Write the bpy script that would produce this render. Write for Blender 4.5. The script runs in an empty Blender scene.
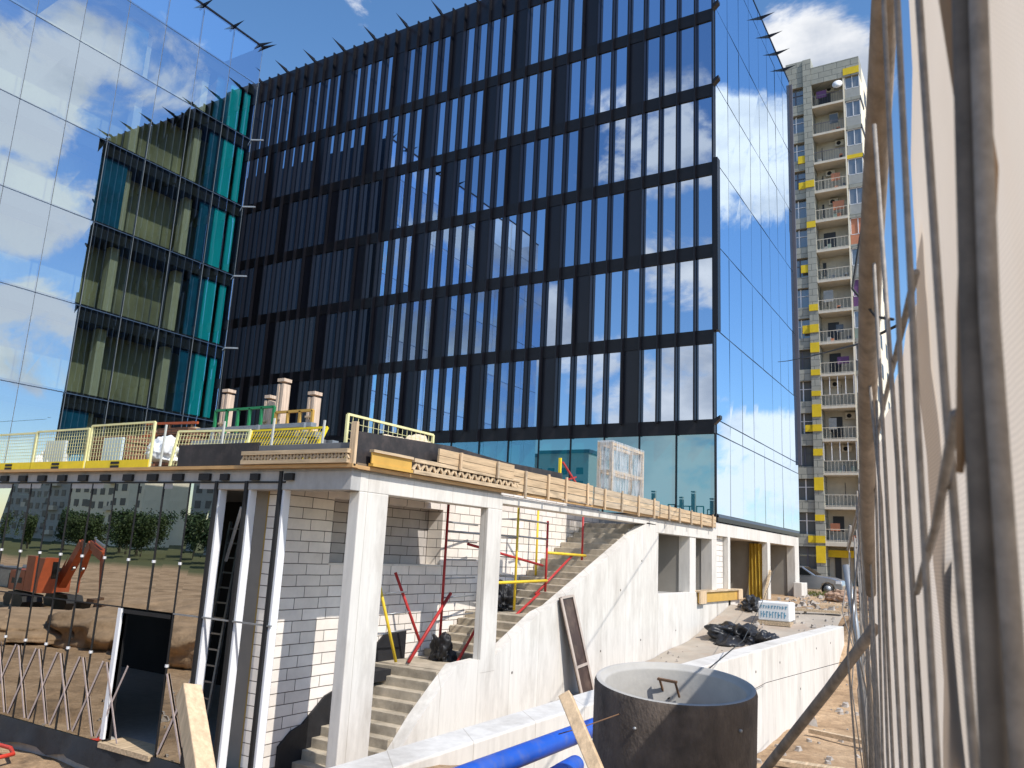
import bpy, bmesh, math, random
from mathutils import Vector, Matrix
random.seed(7)
sc = bpy.context.scene
COL = sc.collection
R = math.radians

# ------------------------------------------------------------------ materials
def node_mat(name):
    m = bpy.data.materials.new(name); m.use_nodes = True
    nt = m.node_tree
    for n in list(nt.nodes): nt.nodes.remove(n)
    out = nt.nodes.new('ShaderNodeOutputMaterial')
    return m, nt, out

def N(nt, kind, **kw):
    n = nt.nodes.new(kind)
    for k, v in kw.items():
        if k in n.inputs.keys(): n.inputs[k].default_value = v
        else: setattr(n, k, v)
    return n

def mul(c, f): return (min(c[0]*f, 1), min(c[1]*f, 1), min(c[2]*f, 1), 1)

def M(name, col, rough=.8, var=.15, scale=3., metallic=0., bump=0., bscale=25., stretch=None, dirt=None, dirt_scale=1.2, dirt_amt=.5, spec=.4, seams=None, dirt_stretch=None):
    m, nt, out = node_mat(name)
    L = nt.links
    tc = N(nt, 'ShaderNodeTexCoord')
    src = tc.outputs['Object']
    if stretch:
        mp = N(nt, 'ShaderNodeMapping'); mp.inputs['Scale'].default_value = stretch
        L.new(src, mp.inputs['Vector']); src2 = mp.outputs['Vector']
    else: src2 = src
    nz = N(nt, 'ShaderNodeTexNoise', Scale=scale, Detail=6., Roughness=.62); L.new(src2, nz.inputs['Vector'])
    mr = N(nt, 'ShaderNodeMapRange'); mr.inputs[1].default_value = .3; mr.inputs[2].default_value = .7
    L.new(nz.outputs['Fac'], mr.inputs[0])
    mx = N(nt, 'ShaderNodeMix', data_type='RGBA')
    mx.inputs[6].default_value = mul(col, 1-var); mx.inputs[7].default_value = mul(col, 1+var)
    L.new(mr.outputs[0], mx.inputs[0])
    colout = mx.outputs[2]
    if dirt:
        n2 = N(nt, 'ShaderNodeTexNoise', Scale=dirt_scale, Detail=8., Roughness=.7); 
        if dirt_stretch:
            mpd = N(nt, 'ShaderNodeMapping'); mpd.inputs['Scale'].default_value = dirt_stretch; L.new(src, mpd.inputs[0]); L.new(mpd.outputs[0], n2.inputs['Vector'])
        else: L.new(src, n2.inputs['Vector'])
        r2 = N(nt, 'ShaderNodeMapRange'); r2.inputs[1].default_value = .48; r2.inputs[2].default_value = .72; r2.inputs[4].default_value = dirt_amt
        L.new(n2.outputs['Fac'], r2.inputs[0])
        m2 = N(nt, 'ShaderNodeMix', data_type='RGBA'); m2.inputs[7].default_value = (*dirt, 1)
        L.new(r2.outputs[0], m2.inputs[0]); L.new(colout, m2.inputs[6]); colout = m2.outputs[2]
    if seams:
        s3 = N(nt, 'ShaderNodeSeparateXYZ'); L.new(src, s3.inputs[0])
        a3 = N(nt, 'ShaderNodeMath', operation='ADD'); L.new(s3.outputs[0], a3.inputs[0]); L.new(s3.outputs[1], a3.inputs[1])
        cb3 = N(nt, 'ShaderNodeCombineXYZ'); L.new(a3.outputs[0], cb3.inputs[0]); z3 = N(nt, 'ShaderNodeMath', operation='ADD'); z3.inputs[1].default_value = seams[1]/2; L.new(s3.outputs[2], z3.inputs[0]); L.new(z3.outputs[0], cb3.inputs[1])
        bk = N(nt, 'ShaderNodeTexBrick'); bk.offset = 0; bk.inputs['Scale'].default_value = 1; bk.inputs['Brick Width'].default_value = seams[0]; bk.inputs['Row Height'].default_value = seams[1]; bk.inputs['Mortar Size'].default_value = .007
        bk.inputs['Color1'].default_value = (1, 1, 1, 1); bk.inputs['Color2'].default_value = (.93, .92, .91, 1); bk.inputs['Mortar'].default_value = (.72, .69, .65, 1); L.new(cb3.outputs[0], bk.inputs['Vector'])
        m4 = N(nt, 'ShaderNodeMix', data_type='RGBA', blend_type='MULTIPLY'); m4.inputs[0].default_value = 1; L.new(colout, m4.inputs[6]); L.new(bk.outputs['Color'], m4.inputs[7]); colout = m4.outputs[2]
    b = N(nt, 'ShaderNodeBsdfPrincipled', Roughness=rough, Metallic=metallic)
    b.inputs['Specular IOR Level'].default_value = spec
    L.new(colout, b.inputs['Base Color'])
    if bump:
        n3 = N(nt, 'ShaderNodeTexNoise', Scale=bscale, Detail=5.); L.new(src2, n3.inputs['Vector'])
        bp = N(nt, 'ShaderNodeBump', Strength=bump, Distance=.03); L.new(n3.outputs['Fac'], bp.inputs['Height']); L.new(bp.outputs['Normal'], b.inputs['Normal'])
    L.new(b.outputs['BSDF'], out.inputs['Surface'])
    return m

def M_glass(name, gloss, fac, dark=None, trans=None, rough=.0, edge=0.25, wave=.0):
    """reflective facade glass: mirror coat over dark backing (dark) or tinted see-through pane (trans)"""
    m, nt, out = node_mat(name); L = nt.links
    g = N(nt, 'ShaderNodeBsdfGlossy', Roughness=rough); g.inputs['Color'].default_value = (*gloss, 1)
    if wave:
        tc = N(nt, 'ShaderNodeTexCoord'); nz = N(nt, 'ShaderNodeTexNoise', Scale=.55, Detail=1.); L.new(tc.outputs['Object'], nz.inputs['Vector'])
        bp = N(nt, 'ShaderNodeBump', Strength=wave, Distance=.05); L.new(nz.outputs['Fac'], bp.inputs['Height']); L.new(bp.outputs['Normal'], g.inputs['Normal'])
    if trans: d = N(nt, 'ShaderNodeBsdfTransparent'); d.inputs['Color'].default_value = (*trans, 1)
    else: d = N(nt, 'ShaderNodeBsdfDiffuse'); d.inputs['Color'].default_value = (*dark, 1)
    lw = N(nt, 'ShaderNodeLayerWeight', Blend=.35)
    mr = N(nt, 'ShaderNodeMapRange'); mr.inputs[3].default_value = fac; mr.inputs[4].default_value = min(1, fac+edge)
    L.new(lw.outputs['Facing'], mr.inputs[0])
    mx = N(nt, 'ShaderNodeMixShader'); L.new(mr.outputs[0], mx.inputs[0]); L.new(d.outputs[0], mx.inputs[1]); L.new(g.outputs[0], mx.inputs[2])
    L.new(mx.outputs[0], out.inputs['Surface'])
    return m

def M_blocks(name, c1, c2, mortar, w=.6, h=.2, msize=.008, axes='yz', rough=.9, dirt=None):
    """masonry / tile courses; u runs along x+y, v is height"""
    m, nt, out = node_mat(name); L = nt.links
    tc = N(nt, 'ShaderNodeTexCoord'); sp = N(nt, 'ShaderNodeSeparateXYZ'); L.new(tc.outputs['Object'], sp.inputs[0])
    ad = N(nt, 'ShaderNodeMath', operation='ADD'); L.new(sp.outputs[0], ad.inputs[0]); L.new(sp.outputs[1], ad.inputs[1])
    cb = N(nt, 'ShaderNodeCombineXYZ'); L.new(ad.outputs[0], cb.inputs[0]); L.new(sp.outputs[2], cb.inputs[1])
    br = N(nt, 'ShaderNodeTexBrick'); br.inputs['Color1'].default_value = (*c1, 1); br.inputs['Color2'].default_value = (*c2, 1); br.inputs['Mortar'].default_value = (*mortar, 1)
    br.inputs['Scale'].default_value = 1; br.inputs['Mortar Size'].default_value = msize; br.inputs['Brick Width'].default_value = w; br.inputs['Row Height'].default_value = h
    br.offset = .37; br.squash = 1
    nzv = N(nt, 'ShaderNodeTexNoise', Scale=1.7, Detail=3.); L.new(tc.outputs['Object'], nzv.inputs['Vector'])
    vm = N(nt, 'ShaderNodeVectorMath', operation='MULTIPLY_ADD'); vm.inputs[1].default_value = (.02, .02, 0); L.new(nzv.outputs['Color'], vm.inputs[0]); L.new(cb.outputs[0], vm.inputs[2])
    L.new(vm.outputs[0], br.inputs['Vector'])
    nz = N(nt, 'ShaderNodeTexNoise', Scale=2.5, Detail=7., Roughness=.7); L.new(tc.outputs['Object'], nz.inputs['Vector'])
    mr = N(nt, 'ShaderNodeMapRange'); mr.inputs[1].default_value = .3; mr.inputs[2].default_value = .75; mr.inputs[3].default_value = 1.05; mr.inputs[4].default_value = .82
    L.new(nz.outputs['Fac'], mr.inputs[0])
    mm = N(nt, 'ShaderNodeMix', data_type='RGBA', blend_type='MULTIPLY'); mm.inputs[0].default_value = 1; L.new(br.outputs['Color'], mm.inputs[6]); L.new(mr.outputs[0], mm.inputs[7])
    b = N(nt, 'ShaderNodeBsdfPrincipled', Roughness=rough); b.inputs['Specular IOR Level'].default_value = .2; L.new(mm.outputs[2], b.inputs['Base Color'])
    bp = N(nt, 'ShaderNodeBump', Strength=.5, Distance=.01); bp.invert = True; L.new(br.outputs['Fac'], bp.inputs['Height']); L.new(bp.outputs['Normal'], b.inputs['Normal'])
    L.new(b.outputs[0], out.inputs['Surface'])
    return m

def M_wood(name, col, axis=0, rough=.75, var=.25):
    st = [9., 9., 9.]; st[axis] = .8
    return M(name, col, rough=rough, var=var, scale=2.2, stretch=tuple(st), bump=.15, bscale=6)

CONC = M('concrete_light', (.68, .645, .59), .9, .08, 1.5, bump=.1, stretch=(6, 6, .7), dirt=(.40, .36, .31), dirt_scale=.9, dirt_amt=.65, dirt_stretch=(1.5, 1.5, .5), seams=(1.22, 60))
CONC_G = M('concrete_grey', (.40, .39, .375), .9, .12, 2.2, bump=.12, stretch=(3, 3, .8), dirt=(.25, .23, .21), dirt_amt=.4)
CONC_D = M('concrete_dark_brown', (.10, .079, .064), .75, .5, 2.6, bump=.35, stretch=(2, 2, 1), dirt=(.20, .155, .12), dirt_scale=3.2, dirt_amt=.7)  # very dark brown concrete with paler brown blotches, for the ring's outer face
CONC_IN = M('concrete_ring_inside', (.40, .385, .36), .9, .1, 3., bump=.1, dirt=(.6, .57, .5), dirt_scale=2, dirt_amt=.4)
STEPM = M('stair_concrete', (.42, .36, .275), .9, .28, 3, bump=.15, dirt=(.17, .14, .10), dirt_scale=2.2, dirt_amt=.7)
AAC = M_blocks('aerated_blocks', (.88, .81, .735), (.76, .69, .615), (.15, .125, .105))
PLAST = M('grey_render', (.30, .275, .24), .95, .1, 1.3, dirt=(.36, .33, .28), dirt_amt=.4)
OCHRE = M('ochre_foam', (.42, .28, .08), .9, .2, 6)
BLKFIN = M('black_aluminium', (.005, .005, .008), .38, .2, 2, spec=.35)
BLKPAN = M('black_cladding', (.012, .012, .019), .3, .15, 1.2, spec=.4)
BAND = M('dark_spandrel', (.013, .012, .015), .45, .25, 1.5, stretch=(1, 1, 3), spec=.35)
G_MAIN = M_glass('mirror_window_glass', (.64, .76, .95), .72, dark=(.014, .028, .055), edge=.2)
G_MAIN2 = M_glass('mirror_window_glass_dim', (.56, .68, .88), .62, dark=(.022, .036, .06), edge=.2)
G_MAIN3 = M_glass('mirror_window_glass_bright', (.70, .80, .95), .74, dark=(.03, .04, .055), edge=.2)
G_SIDE = M_glass('side_mirror_glass', (.70, .84, 1.0), .80, dark=(.05, .12, .22), edge=.18)
G_TOWER = M_glass('tower_glass', (.68, .82, 1.0), .50, trans=(.74, .84, .82), edge=.3, wave=.02)
G_TEAL = M_glass('teal_glass', (.55, .8, .9), .34, dark=(.004, .16, .22), edge=.2)
G_POD = M_glass('podium_glass', (.80, .79, .75), .58, trans=(.22, .30, .28), edge=.3)
TEALB = M('teal_skylit_glazing', (.01, .80, .98), .5, .12, 1.5, stretch=(1, 1, .3))  # strong teal stands in for bright sky seen through the tower's end glass
NAVYB = M('blue_green_pane', (.01, .16, .30), .5, .3, 1.5)
OLIVE = M('olive_interior', (.52, .49, .29), .9, .5, .35, stretch=(1, 1, .6))
CREAM = M('cream_column', (.85, .80, .55), .8, .06, 2)
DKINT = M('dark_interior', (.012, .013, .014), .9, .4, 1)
SLABD = M('tower_spandrel', (.035, .035, .035), .6, .3, 1)
STEELG = M('galvanised_steel', (.33, .34, .35), .45, .15, 4, metallic=.6)
STEELW = M('white_painted_steel', (.80, .80, .82), .5, .03, 3)
GASK = M('black_gasket', (.012, .012, .013), .6, .2, 3)
PLY = M('plywood_edge', (.50, .30, .13), .7, .2, 3, stretch=(1, 1, 8))
PLYD = M('brown_film_plywood', (.055, .032, .026), .45, .35, 2.2, dirt=(.2, .14, .1), dirt_scale=3)
YELB = M('yellow_formwork_beam', (.56, .33, .07), .55, .12, 3)
WOODX = M_wood('pale_plank_y', (.52, .39, .25), 1, var=.4)
WOODX2 = M_wood('greyed_plank_y', (.46, .36, .25), 1)
WOODX3 = M_wood('orange_plank_y', (.53, .38, .23), 1)
WOODZ = M_wood('pale_timber_z', (.62, .45, .28), 2)
WOODL = M_wood('lattice_timber', (.50, .37, .23), 0)
WOODW = M_wood('whitish_timber', (.60, .46, .35), 2)
WOODD = M_wood('weathered_pole', (.27, .215, .165), 2, var=.35)
MEMB = M('black_membrane', (.016, .016, .018), .55, .3, 3, bump=.5, bscale=5)
EDGEB = M('dark_edge_board', (.030, .026, .026), .6, .35, 2., dirt=(.12, .09, .08), dirt_scale=3, dirt_amt=.5)
TIEH = M('tie_hole_shadow', (.16, .14, .12), .9, .2, 3)
GREYB = M('grey_edge_board', (.14, .14, .145), .6, .2, 2.)
YELP = M('yellow_paint', (.80, .60, .02), .5, .1, 4)
YELM = M('yellow_mesh', (.74, .70, .36), .5, .1, 4)
REDP = M('red_paint', (.42, .030, .028), .5, .2, 5)
YELS = M('scaffold_yellow', (.72, .50, .03), .5, .15, 5)
ORNG = M('orange_paint', (.42, .085, .025), .5, .15, 3)
GREENP = M('green_paint', (.02, .22, .08), .5, .15, 3)
PIPEB = M('blue_plastic', (.012, .085, .46), .42, .12, 3, spec=.4, dirt=(.20, .19, .18), dirt_scale=2.5, dirt_amt=.55)
HOSER = M('red_hose_rubber', (.55, .05, .03), .5, .1, 3)
SAND = M('sandy_soil', (.44, .30, .18), .95, .3, 1.5, bump=.9, bscale=9, dirt=(.25, .16, .09), dirt_scale=.5, dirt_amt=.6)
WHITEP = M('white_plastic', (.75, .75, .74), .6, .05, 4)
BLACKP = M('black_plastic_sheet', (.018, .018, .02), .42, .3, 4, spec=.45, bump=.5, bscale=9)
WIREM = M('rebar_wire', (.27, .24, .21), .6, .3, 40, metallic=.15)
WIRED = M('dark_rebar', (.14, .12, .10), .65, .35, 25, metallic=.1)
CABLE = M('black_cable', (.02, .02, .02), .6, .1, 3)
TARP = M('yellow_tarpaulin', (.48, .30, .03), .7, .25, 2, stretch=(3, 3, .5), bump=.4)
RUST = M('rusty_iron', (.16, .09, .05), .8, .3, 10)
BLUEPRINT = M('blue_print', (.12, .3, .42), .7, .1, 5)

# fabric: thin woven net, partly letting the sun through
FAB, nt, out = node_mat('beige_debris_netting')
tc = N(nt, 'ShaderNodeTexCoord'); w1 = N(nt, 'ShaderNodeTexWave', Scale=48., wave_type='BANDS', bands_direction='Z'); w2 = N(nt, 'ShaderNodeTexWave', Scale=48., wave_type='BANDS', bands_direction='Y')
nt.links.new(tc.outputs['Object'], w1.inputs['Vector']); nt.links.new(tc.outputs['Object'], w2.inputs['Vector'])
nz = N(nt, 'ShaderNodeTexNoise', Scale=2.2, Detail=5.); nt.links.new(tc.outputs['Object'], nz.inputs['Vector'])
mxm = N(nt, 'ShaderNodeMath', operation='MULTIPLY'); nt.links.new(w1.outputs['Fac'], mxm.inputs[0]); nt.links.new(w2.outputs['Fac'], mxm.inputs[1])
cr = N(nt, 'ShaderNodeMix', data_type='RGBA'); cr.inputs[6].default_value = (.64, .545, .455, 1); cr.inputs[7].default_value = (.82, .735, .65, 1); nt.links.new(nz.outputs['Fac'], cr.inputs[0])
cr2 = N(nt, 'ShaderNodeMix', data_type='RGBA', blend_type='MULTIPLY'); cr2.inputs[0].default_value = .22; nt.links.new(cr.outputs[2], cr2.inputs[6]); nt.links.new(mxm.outputs[0], cr2.inputs[7])
df = N(nt, 'ShaderNodeBsdfDiffuse'); tl = N(nt, 'ShaderNodeBsdfTranslucent'); nt.links.new(cr2.outputs[2], df.inputs[0]); nt.links.new(cr2.outputs[2], tl.inputs[0])
ms = N(nt, 'ShaderNodeMixShader'); ms.inputs[0].default_value = .68; nt.links.new(df.outputs[0], ms.inputs[1]); nt.links.new(tl.outputs[0], ms.inputs[2])
nt.links.new(ms.outputs[0], out.inputs['Surface'])
# clear wrap film
FILM, nt, out = node_mat('clear_wrap_film')
df = N(nt, 'ShaderNodeBsdfTranslucent'); df.inputs[0].default_value = (.8, .82, .84, 1)
d2 = N(nt, 'ShaderNodeBsdfDiffuse'); d2.inputs[0].default_value = (.8, .82, .84, 1)
tr = N(nt, 'ShaderNodeBsdfTransparent'); gl = N(nt, 'ShaderNodeBsdfGlossy', Roughness=.15)
tc = N(nt, 'ShaderNodeTexCoord'); nz = N(nt, 'ShaderNodeTexNoise', Scale=3.5, Detail=4.); mp = N(nt, 'ShaderNodeMapping'); mp.inputs['Scale'].default_value = (3, 3, .6)
nt.links.new(tc.outputs['Object'], mp.inputs[0]); nt.links.new(mp.outputs[0], nz.inputs['Vector'])
mr = N(nt, 'ShaderNodeMapRange'); mr.inputs[1].default_value = .35; mr.inputs[2].default_value = .7; mr.inputs[3].default_value = .12; mr.inputs[4].default_value = .8; nt.links.new(nz.outputs['Fac'], mr.inputs[0])
a1 = N(nt, 'ShaderNodeMixShader'); a1.inputs[0].default_value = .4; nt.links.new(d2.outputs[0], a1.inputs[1]); nt.links.new(df.outputs[0], a1.inputs[2])
a2 = N(nt, 'ShaderNodeMixShader'); a2.inputs[0].default_value = .15; nt.links.new(a1.outputs[0], a2.inputs[1]); nt.links.new(gl.outputs[0], a2.inputs[2])
a3 = N(nt, 'ShaderNodeMixShader'); nt.links.new(mr.outputs[0], a3.inputs[0]); nt.links.new(tr.outputs[0], a3.inputs[1]); nt.links.new(a2.outputs[0], a3.inputs[2])
nt.links.new(a3.outputs[0], out.inputs['Surface'])

# ------------------------------------------------------------------ mesh helpers
class MB:
    def __init__(s): s.v = []; s.f = []
    def add(s, vs, fs):
        o = len(s.v); s.v += [tuple(v) for v in vs]; s.f += [tuple(i+o for i in f) for f in fs]; return s
    def box(s, x0, x1, y0, y1, z0, z1):
        if x0 > x1: x0, x1 = x1, x0
        if y0 > y1: y0, y1 = y1, y0
        if z0 > z1: z0, z1 = z1, z0
        return s.add([(x0,y0,z0),(x1,y0,z0),(x1,y1,z0),(x0,y1,z0),(x0,y0,z1),(x1,y0,z1),(x1,y1,z1),(x0,y1,z1)],
                     [(0,3,2,1),(4,5,6,7),(0,1,5,4),(1,2,6,5),(2,3,7,6),(3,0,4,7)])
    def quad(s, a, b, c, d): return s.add([a,b,c,d], [(0,1,2,3)])
    def bar(s, a, b, w, h=None, up=(0,0,1)):
        """rectangular bar from a to b; w = width across, h = height"""
        h = h or w; a = Vector(a); b = Vector(b); d = (b-a).normalized(); u = Vector(up)
        if abs(d.dot(u)) > .98: u = Vector((0,1,0)) if abs(d.y) < .9 else Vector((1,0,0))
        x = d.cross(u).normalized()*w/2; y = x.cross(d).normalized()*h/2
        vs = [p+sx*x+sy*y for p in (a,b) for sx,sy in ((-1,-1),(1,-1),(1,1),(-1,1))]
        return s.add(vs, [(0,1,2,3),(7,6,5,4),(0,4,5,1),(1,5,6,2),(2,6,7,3),(3,7,4,0)])
    def tube(s, pts, r, n=8, cap=True):
        pts = [Vector(p) for p in pts]; rings = []; o = len(s.v)
        rr = r if isinstance(r, (list, tuple)) else [r]*len(pts)
        t0 = (pts[1]-pts[0]).normalized(); u = Vector((0,0,1)) if abs(t0.z) < .9 else Vector((1,0,0))
        x = t0.cross(u).normalized()
        for i, p in enumerate(pts):
            t = (pts[min(i+1,len(pts)-1)]-pts[max(i-1,0)]).normalized()
            x = (x - t*x.dot(t)).normalized(); y = t.cross(x)
            for k in range(n):
                a = 2*math.pi*k/n; s.v.append(tuple(p+(x*math.cos(a)+y*math.sin(a))*rr[i]))
        for i in range(len(pts)-1):
            for k in range(n):
                s.f.append((o+i*n+k, o+i*n+(k+1)%n, o+(i+1)*n+(k+1)%n, o+(i+1)*n+k))
        if cap:
            s.f.append(tuple(o+k for k in reversed(range(n)))); e = o+(len(pts)-1)*n; s.f.append(tuple(e+k for k in range(n)))
        return s
    def prism(s, poly, axis, a, b):
        """extrude a 2d polygon along axis from a to b; poly in the two remaining axes in xyz order"""
        def p3(p, t):
            return {'x': (t, p[0], p[1]), 'y': (p[0], t, p[1]), 'z': (p[0], p[1], t)}[axis]
        n = len(poly); vs = [p3(p, a) for p in poly]+[p3(p, b) for p in poly]
        fs = [tuple(range(n)), tuple(reversed(range(n, 2*n)))]+[(i, (i+1)%n+0, n+(i+1)%n, n+i) for i in range(n)]
        return s.add(vs, fs)
    def build(s, name, mat, parent=None, smooth=False, bevel=0., local=False):
        me = bpy.data.meshes.new(name); me.from_pydata(s.v, [], s.f); me.update()
        bm = bmesh.new(); bm.from_mesh(me); bmesh.ops.recalc_face_normals(bm, faces=bm.faces); bm.to_mesh(me); bm.free()
        me.materials.append(mat)
        if smooth:
            for p in me.polygons: p.use_smooth = True
        o = bpy.data.objects.new(name, me); COL.objects.link(o)
        if bevel:
            bv = o.modifiers.new('bevel', 'BEVEL'); bv.width = bevel; bv.segments = 2; bv.limit_method = 'ANGLE'
        if parent is not None:
            o.parent = parent
            if not local: o.matrix_parent_inverse = chain(parent).inverted()
        return o

def chain(o):
    if o is None: return Matrix.Identity(4)
    m = Matrix.LocRotScale(o.location, o.rotation_euler, o.scale)
    return chain(o.parent) @ o.matrix_parent_inverse @ m if o.parent else m

def tag(o, label, cat, group=None, kind=None):
    o['label'] = label; o['category'] = cat
    if group: o['group'] = group
    if kind: o['kind'] = kind
    return o
def thing(name, loc, label, cat, group=None, rz=0):
    o = bpy.data.objects.new(name, None); COL.objects.link(o); o.location = loc; o.rotation_euler = (0, 0, rz); o.empty_display_size = .2
    return tag(o, label, cat, group)
def struct(o): o['kind'] = 'structure'; return o
def dup(root, loc, label, rz=None, group=None):
    r = root.copy(); COL.objects.link(r); r.location = loc; r['label'] = label
    if rz is not None: r.rotation_euler = (0, 0, rz)
    if group: r['group'] = group
    for ch in list(root.children):
        c = ch.copy(); COL.objects.link(c); c.parent = r
        for g in list(ch.children):
            d = g.copy(); COL.objects.link(d); d.parent = c
    return r

# ------------------------------------------------------------------ camera
def make_camera():
    f, yaw, pit, rol = 798.33, .551457, .205855, .0494495
    F = Vector((-math.sin(yaw)*math.cos(pit), math.cos(yaw)*math.cos(pit), math.sin(pit)))
    r0 = Vector((math.cos(yaw), math.sin(yaw), 0)); u0 = r0.cross(F)
    r = r0*math.cos(rol)+u0*math.sin(rol); u = -r0*math.sin(rol)+u0*math.cos(rol)
    cd = bpy.data.cameras.new('camera'); cam = bpy.data.objects.new('camera', cd); COL.objects.link(cam)
    m = Matrix((r, u, -F)).transposed().to_4x4(); cam.matrix_world = m
    cd.sensor_width = 36; cd.lens = f/1024*36; cd.clip_start = .02; cd.clip_end = 5000
    cd.dof.use_dof = True; cd.dof.focus_distance = 22; cd.dof.aperture_fstop = 28/3.6
    sc.camera = cam
make_camera()

# ------------------------------------------------------------------ light and sky
SUN = Vector((1, -.27, 1.17)).normalized()
sd = bpy.data.lights.new('sun', 'SUN'); sd.energy = 5.0; sd.angle = R(.53); sd.color = (1, .955, .88)
so = bpy.data.objects.new('sun', sd); COL.objects.link(so); so.rotation_euler = SUN.to_track_quat('Z', 'Y').to_euler()
w = bpy.data.worlds.new('World'); sc.world = w; w.use_nodes = True; nt = w.node_tree
for n in list(nt.nodes): nt.nodes.remove(n)
L = nt.links
out = N(nt, 'ShaderNodeOutputWorld')
sky = N(nt, 'ShaderNodeTexSky'); sky.sky_type = 'NISHITA'; sky.sun_disc = False; sky.sun_elevation = math.asin(SUN.z); sky.sun_rotation = math.atan2(SUN.x, SUN.y)
sky.air_density = 1.0; sky.dust_density = .4; sky.ozone_density = 1.6
hs = N(nt, 'ShaderNodeHueSaturation', Saturation=1.2, Value=1.34); L.new(sky.outputs[0], hs.inputs['Color'])
bg = N(nt, 'ShaderNodeBackground', Strength=.15); L.new(hs.outputs[0], bg.inputs[0])
tc = N(nt, 'ShaderNodeTexCoord'); dirv = tc.outputs['Generated']
# cumulus banks: (direction, inner angle, outer angle, weight)
BANKS = [((.225,.865,.455),3,7.0,1.2),((.19,.88,.435),2,6,1.2),((.24,.965,.10),3,7,1.2),((.29,.95,.08),2,6.5,.95),((.17,.985,.06),1,5,.9),
         ((.80,.38,.47),2.5,7,.95),((.83,.37,.42),2,6,.8),((.75,.45,.49),2,5,1.1),((.86,.41,.335),1.5,4.5,.9),((.83,.45,.345),1,3.5,.85),((.88,.44,.19),2.5,5,1.15),((.88,.45,.10),2,5,.6),((.77,.40,.53),2,7,.8),
         ((-.31,-.93,.22),2,6,1),((-.28,-.81,.51),4,12,.75),((-.31,-.89,.35),3,10,.75),((-.54,-.79,.28),3,9,.8),((-.33,-.94,.12),5,13,1),
         ((-.16,.825,.545),2,5.5,1.3),((-.125,.84,.53),2,5,1.15),((-.6,-.75,.1),5,15,.9),((.5,-.8,.3),8,20,.9),((-.9,.2,.3),8,20,.9)]
acc = None
for d, a, b, wt in BANKS:
    v = Vector(d).normalized()
    dp = N(nt, 'ShaderNodeVectorMath', operation='DOT_PRODUCT'); dp.inputs[1].default_value = v; L.new(dirv, dp.inputs[0])
    mr = N(nt, 'ShaderNodeMapRange'); mr.inputs[1].default_value = math.cos(R(b)); mr.inputs[2].default_value = math.cos(R(a)); mr.inputs[4].default_value = wt; L.new(dp.outputs['Value'], mr.inputs[0])
    if acc is None: acc = mr.outputs[0]
    else:
        mm = N(nt, 'ShaderNodeMath', operation='MAXIMUM'); L.new(acc, mm.inputs[0]); L.new(mr.outputs[0], mm.inputs[1]); acc = mm.outputs[0]
mpw = N(nt, 'ShaderNodeMapping'); mpw.inputs['Scale'].default_value = (1, 1, 1.5); L.new(dirv, mpw.inputs[0])
nz = N(nt, 'ShaderNodeTexNoise', Scale=6.5, Detail=9., Roughness=.6, Distortion=.35); L.new(mpw.outputs[0], nz.inputs['Vector'])
m1 = N(nt, 'ShaderNodeMath', operation='MULTIPLY_ADD'); m1.inputs[1].default_value = .46; L.new(acc, m1.inputs[0]); nm = N(nt, 'ShaderNodeMath', operation='MULTIPLY_ADD'); nm.inputs[1].default_value = 1.55; nm.inputs[2].default_value = -.335; L.new(nz.outputs['Fac'], nm.inputs[0]); L.new(nm.outputs[0], m1.inputs[2])
cm = N(nt, 'ShaderNodeMapRange'); cm.interpolation_type = 'SMOOTHSTEP'; cm.inputs[1].default_value = .74; cm.inputs[2].default_value = .95; L.new(m1.outputs[0], cm.inputs[0])
n2 = N(nt, 'ShaderNodeTexNoise', Scale=5., Detail=6., Roughness=.55); mpw2 = N(nt, 'ShaderNodeMapping'); mpw2.inputs['Location'].default_value = (.03, .02, .06); mpw2.inputs['Scale'].default_value = (1, 1, 1.6); L.new(dirv, mpw2.inputs[0]); L.new(mpw2.outputs[0], n2.inputs['Vector'])
cc = N(nt, 'ShaderNodeValToRGB'); cc.color_ramp.elements[0].position = .46; cc.color_ramp.elements[0].color = (1, .99, .975, 1); cc.color_ramp.elements[1].position = .68; cc.color_ramp.elements[1].color = (.42, .47, .56, 1); L.new(n2.outputs['Fac'], cc.inputs[0])
bc = N(nt, 'ShaderNodeBackground', Strength=1.22); L.new(cc.outputs[0], bc.inputs[0])
mx = N(nt, 'ShaderNodeMixShader'); L.new(cm.outputs[0], mx.inputs[0]); L.new(bg.outputs[0], mx.inputs[1]); L.new(bc.outputs[0], mx.inputs[2]); L.new(mx.outputs[0], out.inputs['Surface'])
sc.view_settings.view_transform = 'Standard'; sc.view_settings.look = 'None'; sc.view_settings.exposure = 0
sc.cycles.max_bounces = 8; sc.cycles.transparent_max_bounces = 12; sc.cycles.glossy_bounces = 5; sc.cycles.diffuse_bounces = 3
sc.cycles.caustics_reflective = False; sc.cycles.caustics_refractive = False; sc.cycles.sample_clamp_indirect = 6

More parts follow.
